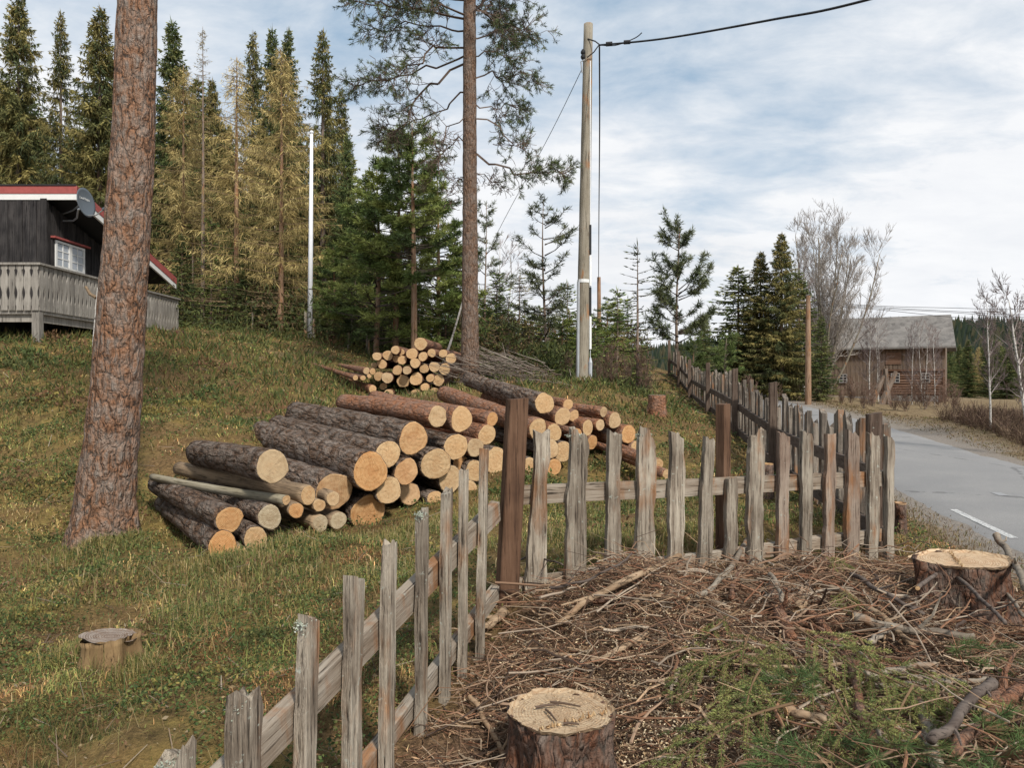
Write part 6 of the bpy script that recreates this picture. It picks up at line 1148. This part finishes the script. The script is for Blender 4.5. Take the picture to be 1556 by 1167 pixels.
def bough_mesh(seed, L=0.55, pal=None):
    """flat spruce spray: stem, side twigs, rows of short needles"""
    r = np.random.default_rng(seed); st = MB(); nd = MB(); pal = pal if pal is not None else np.array([(0.145, 0.17, 0.055), (0.195, 0.215, 0.068), (0.11, 0.14, 0.046), (0.24, 0.24, 0.08)])
    ys = np.linspace(0, L, 12); main = np.stack([0.04*np.sin(ys*5+seed), ys, -0.10*(ys/L)**2*L+0.02*np.sin(ys*7)], -1); st.tube(main, np.linspace(0.005, 0.0018, 12), 6, C=(0.16, 0.10, 0.055))
    segs = [(main[i], main[i+1]) for i in range(3, 11)]; SA, SB = [], []
    for u in np.linspace(0.14, 0.93, 7):
        for s in (-1, 1):
            u2 = min(0.97, u+r.uniform(-0.04, 0.04)); i = min(10, int(u2*11)); p = main[i]+(main[i+1]-main[i])*(u2*11-i)
            tl = L*0.46*(1.1-u)*r.uniform(0.65, 1.2)+0.04; e = p+np.array([s*tl*0.72, tl*0.70, -tl*r.uniform(0.0, 0.45)]); mid = (p+e)/2+np.array([0, 0, 0.015]); SA += [p, mid]; SB += [mid, e]; segs += [(p, mid), (mid, e)]
            for w in (0.6,):
                if tl > 0.12: b = p+(e-p)*w; e2 = b+np.array([s*tl*0.02, tl*0.36, -tl*0.12])*r.uniform(0.6, 1.2); SA.append(b); SB.append(e2); segs.append((b, e2))
            if tl > 0.16: b = p+(e-p)*0.5; b2 = b+np.array([s*tl*0.34, -tl*0.04, -tl*0.1])*r.uniform(0.6, 1.1); SA.append(b); SB.append(b2); segs.append((b, b2))
    st.sticks(np.array(SA), np.array(SB), 0.0016, 0.001, C=(0.16, 0.10, 0.055))
    for a, b in segs:
        d = b-a; l = np.linalg.norm(d); k = int(l/0.0011); t = r.random((k, 1)); p = a+d*t; dn = norm(d); u = norm(np.cross(dn, [0, 0, 1.0])); w = np.cross(u, dn); an = r.uniform(0, 6.28, (k, 1)); v = norm(dn*0.7+u*np.cos(an)+w*np.sin(an)*0.6); nd.slivers(p, p+v*r.uniform(0.012, 0.017, (k, 1)), 0.0027, C=pal[r.integers(0, 4)]*r.uniform(0.7, 1.25)*r.uniform(0.75, 1.3, (k, 1)))
    return st.mesh('stem'), nd.mesh('needles')
BO = [bough_mesh(31, 0.56), bough_mesh(32, 0.48), bough_mesh(33, 0.40)]; PNP = np.array([(0.09, 0.145, 0.05), (0.12, 0.18, 0.06), (0.075, 0.12, 0.045), (0.15, 0.20, 0.07)])
BL = [(1120,960,0,-150,0.05,'uppermost spruce bough at the left of the green heap'),(1150,990,1,-120,0.07,'spruce bough fanning left in the green heap'),(1180,1000,0,-95,0.09,'largest spruce bough drooping in the green heap'),(1215,985,1,-70,0.08,'spruce bough behind the cut pale stick'),(1170,1060,2,-130,0.07,'spruce bough above the bottom edge, left'),(1250,1040,1,-110,0.09,'spruce bough in the middle of the green heap'),(1300,1010,0,-85,0.10,'yellowish spruce bough hanging by the curved grey branch'),(1330,1060,2,-60,0.09,'small spruce bough beside the thick grey branch'),(1400,1050,1,-75,0.11,'spruce bough under the dark bent branch'),(1200,1110,0,-160,0.06,'lowest spruce bough at the bottom edge'),(1130,1030,2,-170,0.05,'small spruce bough at the edge of the wood chips'),(1250,870,2,-30,0.04,'little green sprig near the fence foot'),(1290,925,2,-100,0.05,'little green sprig left of the pale bent branch'),(1380,1085,0,-120,0.09,'spruce bough right of the thick grey branch'),(1275,1085,1,-95,0.10,'spruce bough over the long curved branch')]
for i, (px, py, v, ang, lift, lab) in enumerate(BL):
    Y = Yg(px, py, lift); p = P(px, py, Y); root = thing('spruce_bough', lab, 'bough', p, 'green spruce boughs on the brush heap'); a = math.radians(ang-90); root.location.z += 0.10; root.rotation_euler = (random.uniform(-0.5, -0.15), random.uniform(-0.4, 0.4), a); s = random.uniform(0.8, 1.1)*(0.5 if 'sprig' in lab else 1); root.scale = (s, s, s); link('stem', BO[v][0], MAT['bare'], root); link('needles', BO[v][1], MAT['needle'], root)
PB = []
for sd_ in (41, 42):
    r = np.random.default_rng(sd_); st = MB(); nd = MB(); A, B = [], []
    for k in range(9): 
        e = np.array([r.uniform(-0.16, 0.16), r.uniform(0.05, 0.3), r.uniform(-0.03, 0.10)]); A.append((0, 0, 0)); B.append(e); tuft(nd, e, e, 70, 0.055, 0.0022, PNP[r.integers(0, 4)], r, 0.7); tuft(nd, e*0.7, e, 40, 0.055, 0.0022, PNP[r.integers(0, 4)], r, 0.7)
    st.sticks(np.array(A), np.array(B), 0.004, 0.002, C=(0.2, 0.13, 0.07)); PB.append((st.mesh('stem'), nd.mesh('needles')))
for i, (px, py, ang, lab) in enumerate([(1210,1040,-120,'pine bough with long needles between the spruce boughs'),(1225,1140,-100,'pine bough with long needles at the bottom edge, left'),(1320,1130,-80,'pine bough with long needles at the bottom edge, middle'),(1490,1110,-60,'pine bough with long needles at the right, upper'),(1520,1150,-90,'pine bough with long needles at the lower right corner'),(1545,1085,-40,'pine bough with long needles at the right edge'),(1265,1160,-140,'pine bough with long needles under the long curved branch'),(1435,990,-50,'dry yellowish pine twig under the pale bent branch')]):
    Y = Yg(px, py, 0.08); p = P(px, py, Y); root = thing('pine_bough', lab, 'bough', p, 'pine boughs on the brush heap'); root.rotation_euler = (random.uniform(-0.1, 0.3), random.uniform(-0.3, 0.3), math.radians(ang-90)); root.scale = (0.9,)*3; link('stem', PB[i % 2][0], MAT['bare'], root); link('needles', PB[i % 2][1], MAT['needle'], root)
# heap of cut branches behind the near stack, thicket by the road
def heaps():
    m = MB(); k = 260; c = P(778, 580, 14.4); x = c[0]+RNG.normal(0, 0.5, k); y = c[1]+RNG.normal(0, 0.3, k); z = ground(x, y)+RNG.random(k)*np.clip(0.55-np.abs(x-c[0])*0.25, 0.05, 1); A = np.stack([x, y, z], -1); az = RNG.normal(2.9, 0.5, k); d = np.stack([np.cos(az), np.sin(az)*0.5, RNG.normal(0.15, 0.2, k)], -1); B = A+d*RNG.uniform(0.2, 0.9, (k, 1)); R = RNG.uniform(0.004, 0.012, k)
    m.sticks(A, B, R, R*0.4, C=np.array([(0.17, 0.135, 0.11), (0.11, 0.08, 0.06), (0.24, 0.20, 0.165)])[RNG.integers(0, 3, k)]); tag(obj('branch_heap', m, MAT['litterm']), 'heap of cut grey branches beside the tall pine foot', 'branch heap')
    m = MB(); k = 26000; y = RNG.uniform(17.5, 30, k); off = RNG.uniform(0.2, 14, k)*(y/24); x = np.interp(y, RC[:, 1], RC[:, 0])+ROAD_HW+1.7+off*0.8; keep = (n2(x, y, 0.35, 90) > 0.40) | (y < 28); x, y = x[keep], y[keep]; k = len(x); z = ground(x, y); A = np.stack([x, y, z-0.03], -1); L = RNG.uniform(0.2, 0.7, k)*(0.4+n2(x, y, 0.6, 91))*np.clip((y-14)/9, 0.6, 1.0); d = norm(np.stack([RNG.normal(0, 0.4, k), RNG.normal(0, 0.4, k), np.ones(k)], -1)); B = A+d*L[:, None]; R = 0.0022*y/10+0.002
    C = np.array([(0.115, 0.07, 0.05), (0.08, 0.05, 0.037), (0.15, 0.10, 0.07), (0.20, 0.14, 0.09)])[RNG.integers(0, 4, k)]*RNG.uniform(0.7, 1.25, (k, 1)); m.sticks(A, B, R, R*0.5, C); Mi = A+(B-A)*RNG.uniform(0.3, 0.8, (k, 1)); m.slivers(Mi, Mi+RNG.normal(0, 0.22, (k, 3))+np.array([0, 0, 0.12]), R*2, C=C); kind(obj('brown_thicket', m, MAT['litterm']), 'stuff', 'low leafless brown brush covering the far road bank')
heaps()
# ------------------------------------------------------------ grass, moss and berry plants
def grass():
    def sample(k, y0, y1, um=0.80):
        y = np.exp(RNG.uniform(math.log(y0), math.log(y1), k)); x = RNG.uniform(-um, um, k)*(y+0.8); return x, y
    def where(x, y):
        d, _ = road_dist(x, y); return d, poly_sd(x, y, BRUSH)
    pal = np.array([(0.155, 0.17, 0.05), (0.25, 0.205, 0.072), (0.31, 0.235, 0.092), (0.075, 0.105, 0.036), (0.40, 0.305, 0.16), (0.33, 0.185, 0.08), (0.20, 0.11, 0.053)])
    m = MB(); k = 400000; x, y = sample(k, 2.0, 27); d, sd_ = where(x, y); clump = n2(x, y, 2.6, 50, 3); big = n2(x, y, 0.7, 51, 3); mid = n2(x, y, 2.4, 55, 3)
    ok = (d > ROAD_HW+0.9) & (sd_ < -0.02+RNG.normal(0, 0.05, k)) & (RNG.random(k) < np.clip((clump-0.34)*4.2, 0.07, 1)) & (x < np.interp(y, RC[:, 1], RC[:, 0])); x, y, clump, big, mid = x[ok], y[ok], clump[ok], big[ok], mid[ok]; k = len(x)
    H = RNG.uniform(0.018, 0.066, k)*(0.4+1.3*clump)*(1+1.3*(RNG.random(k) < 0.035))*np.clip(0.9+y*0.02, 1, 1.3); W = np.maximum(0.0024, 0.00085*y)*RNG.uniform(0.7, 1.6, k)
    green = np.clip((mid-0.47)*9+0.42, 0.05, 0.95); rust = np.clip((big-0.45)*6, 0.18, 0.9); r_ = RNG.random(k); r2 = RNG.random(k)
    idx = np.where(r_ < green, np.where(r2 < 0.42, 0, np.where(r2 < 0.70, 3, 1)), np.where(RNG.random(k) < rust, np.where(r2 < 0.55, 5, 6), np.where(r2 < 0.45, 2, np.where(r2 < 0.75, 1, 4))))
    dk = 0.62+0.75*sstep(0.36, 0.60, n2(x, y, 3.3, 58, 2)); C = pal[idx]*np.exp(RNG.normal(0.0, 0.40, (k, 1)))*dk[:, None]; m.blades(np.stack([x, y, ground(x, y)-0.006], -1), H, W, RNG.uniform(0, 6.28, k), RNG.uniform(0.3, 1.35, k), C); kind(obj('grass', m, MAT['grassm']), 'stuff', 'short olive and yellow grass with moss over the slope')
    # sparse long dry straws
    m = MB(); k = 5000; x, y = sample(k, 2.0, 16); d, sd_ = where(x, y); ok = (d > ROAD_HW+0.9) & (sd_ < -0.05) & (n2(x, y, 1.1, 57, 2) > 0.42) & (x < np.interp(y, RC[:, 1], RC[:, 0])); x, y = x[ok], y[ok]; k = len(x)
    m.blades(np.stack([x, y, ground(x, y)-0.005], -1), RNG.uniform(0.10, 0.26, k), np.maximum(0.0018, 0.0006*y), RNG.uniform(0, 6.28, k), RNG.uniform(0.6, 1.5, k), np.array([(0.32, 0.25, 0.12), (0.22, 0.195, 0.07), (0.26, 0.175, 0.085)])[RNG.integers(0, 3, k)]*RNG.uniform(0.7, 1.2, (k, 1))); kind(obj('dry_straw', m, MAT['grassm']), 'stuff', 'scattered long yellow straws bent over the moss')
    # taller tufts along the foot of the logs and the fence
    m = MB(); seeds = [(X_at(px, Y), Y, s) for px, Y, s in [(330,5.9,.3),(400,6.0,.4),(470,6.4,.4),(520,6.7,.35),(570,6.9,.35),(600,6.6,.5),(640,7.0,.3),(700,7.3,.35),(760,7.6,.4),(450,5.6,.5),(360,5.2,.5),(560,5.4,.5),(300,4.7,.5),(680,5.6,.5),(900,7.6,.6),(1000,7.4,.6),(980,6.0,.5),(860,5.6,.4),(1100,6.2,.5),(1200,6.6,.5),(1050,5.6,.4),(930,5.2,.3),(230,5.6,.5),(100,6.5,.6),(205,3.95,.15),(120,4.1,.15),(130,6.85,.2),(160,6.8,.25),(195,6.9,.2),(620,14.0,.8),(560,13.6,.6),(700,13.8,.5)]]
    for (sx, sy, s) in seeds:
        k = 900; x = sx+RNG.normal(0, s*0.6, k); y = sy+RNG.normal(0, s*0.4, k); ok = poly_sd(x, y, BRUSH) < -0.06; x, y = x[ok], y[ok]; k = len(x)
        m.blades(np.stack([x, y, ground(x, y)-0.005], -1), RNG.uniform(0.05, 0.16, k), np.maximum(0.0028, 0.0007*sy)*RNG.uniform(0.7, 1.3, k), RNG.uniform(0, 6.28, k), RNG.uniform(0.1, 0.9, k), pal[np.array([0, 0, 1, 3, 2, 4])[RNG.integers(0, 6, k)]]*RNG.uniform(0.75, 1.35, (k, 1)))
    kind(obj('tall_grass', m, MAT['grassm']), 'stuff', 'longer green grass blades round the log stack and fence')
    # berry-plant leaves
    m = MB(); k = 190000; x, y = sample(k, 2.0, 26); d, sd_ = where(x, y); f = n2(x, y, 2.0, 60, 3); ok = (d > ROAD_HW+1.0) & (sd_ < -0.08) & (f > 0.50) & (x < np.interp(y, RC[:, 1], RC[:, 0])-2); x, y = x[ok], y[ok]; k = len(x)
    A = np.stack([x, y, ground(x, y)+RNG.uniform(0.005, 0.085, k)], -1); L = RNG.uniform(0.010, 0.022, k)*np.clip(y/5, 1, 4); v = norm(RNG.normal(0, 1, (k, 3))*np.array([1, 1, 0.45])); C = np.array([(0.06, 0.10, 0.03), (0.095, 0.135, 0.04), (0.045, 0.07, 0.025), (0.15, 0.165, 0.05)])[RNG.integers(0, 4, k)]*RNG.uniform(0.7, 1.3, (k, 1)); m.slivers(A, A+v*L[:, None], L*0.6, C=C); kind(obj('berry_plants', m, MAT['grassm']), 'stuff', 'small green leaves of low berry plants in patches')
    # twigs fallen in the grass
    m = MB(); k = 1100; x, y = sample(k, 2.2, 22); d, sd_ = where(x, y); ok = (sd_ < -0.1) & (d > 3.5) & (x < np.interp(y, [0, 26], [2.5, 5])); x, y = x[ok], y[ok]; k = len(x); A = np.stack([x, y, ground(x, y)+0.03], -1); az = RNG.uniform(0, 6.28, k); L = RNG.uniform(0.05, 0.24, k); B = A+np.stack([np.cos(az)*L, np.sin(az)*L, RNG.normal(0.01, 0.04, k)], -1); B[:, 2] += ground(B[:, 0], B[:, 1])-ground(x, y); R_ = RNG.uniform(0.0018, 0.0045, k)*np.clip(y/7, 1, 2); m.sticks(A, B, R_, R_*0.5, C=np.array([(0.25, 0.205, 0.155), (0.20, 0.145, 0.10), (0.12, 0.085, 0.06)])[RNG.integers(0, 3, k)]); kind(obj('fallen_twigs', m, MAT['litterm']), 'stuff', 'thin grey twigs fallen among the grass')
    # dead leaves, straw, bits of bark
    m = MB(); k = 24000; x, y = sample(k, 2.0, 22); d, sd_ = where(x, y); ok = (d > ROAD_HW+0.5) & (sd_ < 0.0) & (x < np.interp(y, RC[:, 1], RC[:, 0])); x, y = x[ok], y[ok]; k = len(x); A = np.stack([x, y, ground(x, y)+RNG.uniform(0.01, 0.05, k)], -1); L = RNG.uniform(0.008, 0.034, k)*np.clip(y/7, 1, 2.0); v = norm(RNG.normal(0, 1, (k, 3))*np.array([1, 1, 0.35])); C = np.array([(0.27, 0.20, 0.11), (0.20, 0.11, 0.05), (0.30, 0.235, 0.15), (0.13, 0.075, 0.04), (0.25, 0.14, 0.07)])[RNG.integers(0, 5, k)]*RNG.uniform(0.6, 1.15, (k, 1)); m.slivers(A, A+v*L[:, None], np.where(RNG.random(k) < 0.3, L*0.5, 0.003*np.clip(y/6, 1, 3)), C=C); kind(obj('dead_leaves', m, MAT['litterm']), 'stuff', 'scattered dry leaves, straw and bark bits in the grass')
    # road verge: dry grass
    m = MB(); k = 60000; y = np.exp(RNG.uniform(math.log(3.5), math.log(45), k)); d0 = RNG.uniform(-4.5, -0.35, k); side = RNG.random(k) < 0.3; cx = np.interp(y, RC[:, 1], RC[:, 0]); x = np.where(side, cx+ROAD_HW+0.6+RNG.random(k)*2.5, cx-ROAD_HW+d0*RNG.random(k)**0.7); sd_ = poly_sd(x, y, BRUSH); fx = np.interp(y, [5.3, 9.4, 17, 26], [2.8, 3.5, 4.7, 5.7]); ok = (sd_ < -0.03) & ((x > fx) | (y < 5.3)) & (RNG.random(k) < np.clip(np.abs(x-cx)-ROAD_HW, 0.0, 1)*1.0); x, y = x[ok], y[ok]; k = len(x)
    C = np.array([(0.27, 0.20, 0.11), (0.20, 0.14, 0.07), (0.13, 0.12, 0.04), (0.16, 0.10, 0.06)])[RNG.integers(0, 4, k)]*RNG.uniform(0.65, 1.25, (k, 1)); m.blades(np.stack([x, y, ground(x, y)-0.004], -1), RNG.uniform(0.03, 0.11, k), np.maximum(0.002, 0.0008*y)*RNG.uniform(0.7, 1.4, k), RNG.uniform(0, 6.28, k), RNG.uniform(0.4, 1.3, k), C); kind(obj('dry_verge_grass', m, MAT['grassm']), 'stuff', 'flattened straw-coloured grass along the road edges')
    # waist-high undergrowth round the utility pole and along the wood edge
    m = MB(); k = 60000; px = RNG.uniform(240, 985, k); y = RNG.uniform(17.5, 33, k)+np.where(px < 700, 4, 0); x = (px-CX)*y/FPX; f = n2(x, y, 0.9, 77, 3); ok = (f > 0.40) & (RNG.random(k) < np.where(px > 700, 1.0, 0.45)); x, y, f = x[ok], y[ok], f[ok]; k = len(x); h = np.clip(f-0.36, 0, 0.3)*5.5*RNG.random(k)**0.7*np.clip((y-16.5)/5, 0.15, 1); A = np.stack([x, y, ground(x, y)+h], -1)
    brown = n2(x, y, 0.5, 78, 2) > 0.52; C = np.where(brown[:, None], np.array([(0.15, 0.10, 0.055), (0.11, 0.08, 0.045), (0.17, 0.13, 0.05)])[RNG.integers(0, 3, k)], np.array([(0.07, 0.085, 0.028), (0.10, 0.11, 0.034), (0.05, 0.062, 0.024)])[RNG.integers(0, 3, k)])*RNG.uniform(0.6, 1.4, (k, 1)); m.slivers(A, A+RNG.normal(0, 0.10, (k, 3))+np.array([0, 0, 0.05]), 0.045, C=C); kind(obj('undergrowth', m, MAT['grassm']), 'stuff', 'green and brown undergrowth at the edge of the wood')
    # low mounds of berry shrubs and heather that break up the slope
    m = MB(); cx, cy = sample(520, 3.2, 24); d, sd_ = where(cx, cy); ok = (d > 4.5) & (sd_ < -0.35) & (cx < np.interp(cy, [5, 26], [2.2, 5])) & (n2(cx, cy, 0.45, 88, 2) > 0.42); cx, cy = cx[ok], cy[ok]
    fam = [np.array([(0.055, 0.08, 0.028), (0.08, 0.11, 0.035), (0.11, 0.135, 0.042)]), np.array([(0.10, 0.11, 0.04), (0.15, 0.15, 0.05), (0.07, 0.085, 0.03)]), np.array([(0.18, 0.095, 0.05), (0.13, 0.075, 0.042), (0.21, 0.13, 0.065)]), np.array([(0.25, 0.20, 0.06), (0.19, 0.16, 0.05), (0.30, 0.235, 0.075)])]
    for q in range(len(cx)):
        k = 170; R_ = RNG.uniform(0.10, 0.30)*(1+cy[q]*0.03); an = RNG.uniform(0, 6.28, k); rr = R_*np.sqrt(RNG.random(k)); x = cx[q]+np.cos(an)*rr*1.4; y = cy[q]+np.sin(an)*rr; hh = RNG.uniform(0.3, 0.6)*R_*(1-(rr/R_)**2)*RNG.random(k)**0.5
        A = np.stack([x, y, ground(x, y)+hh], -1); L = RNG.uniform(0.012, 0.03, k)*np.clip(cy[q]/5, 1, 3); v = norm(RNG.normal(0, 1, (k, 3))+np.array([0, 0, 0.7])); f4 = fam[[0, 0, 1, 1, 2, 3][q % 6]]; m.slivers(A, A+v*L[:, None]*1.3, L*0.55, C=f4[RNG.integers(0, 3, k)]*RNG.uniform(0.65, 1.35, (k, 1)))
    kind(obj('low_shrubs', m, MAT['grassm']), 'stuff', 'low rounded tufts of berry shrubs, heather and moss on the slope')
    # heather and dark shrubs on the upper slope
    m = MB(); k = 60000; x, y = sample(k, 9, 30); d, _ = where(x, y); f = n2(x, y, 0.8, 66, 3); ok = (f > 0.47) & (d > 4.5) & (x < np.interp(y, [5, 26, 60], [2, 5, 8])); x, y = x[ok], y[ok]; k = len(x); A = np.stack([x, y, ground(x, y)-0.01], -1); h = RNG.uniform(0.06, 0.24, k)*np.clip((y-7)/8, 0.4, 1.2); B = A+np.stack([RNG.normal(0, 0.5, k)*h, RNG.normal(0, 0.5, k)*h, h], -1); C = np.array([(0.075, 0.095, 0.03), (0.11, 0.125, 0.036), (0.17, 0.11, 0.05), (0.06, 0.075, 0.028), (0.16, 0.15, 0.045)])[RNG.integers(0, 5, k)]*RNG.uniform(0.7, 1.3, (k, 1)); m.slivers(A, B, 0.0017*y, C=C); kind(obj('heather', m, MAT['grassm']), 'stuff', 'dark heather and low shrubs on the upper slope')
grass()
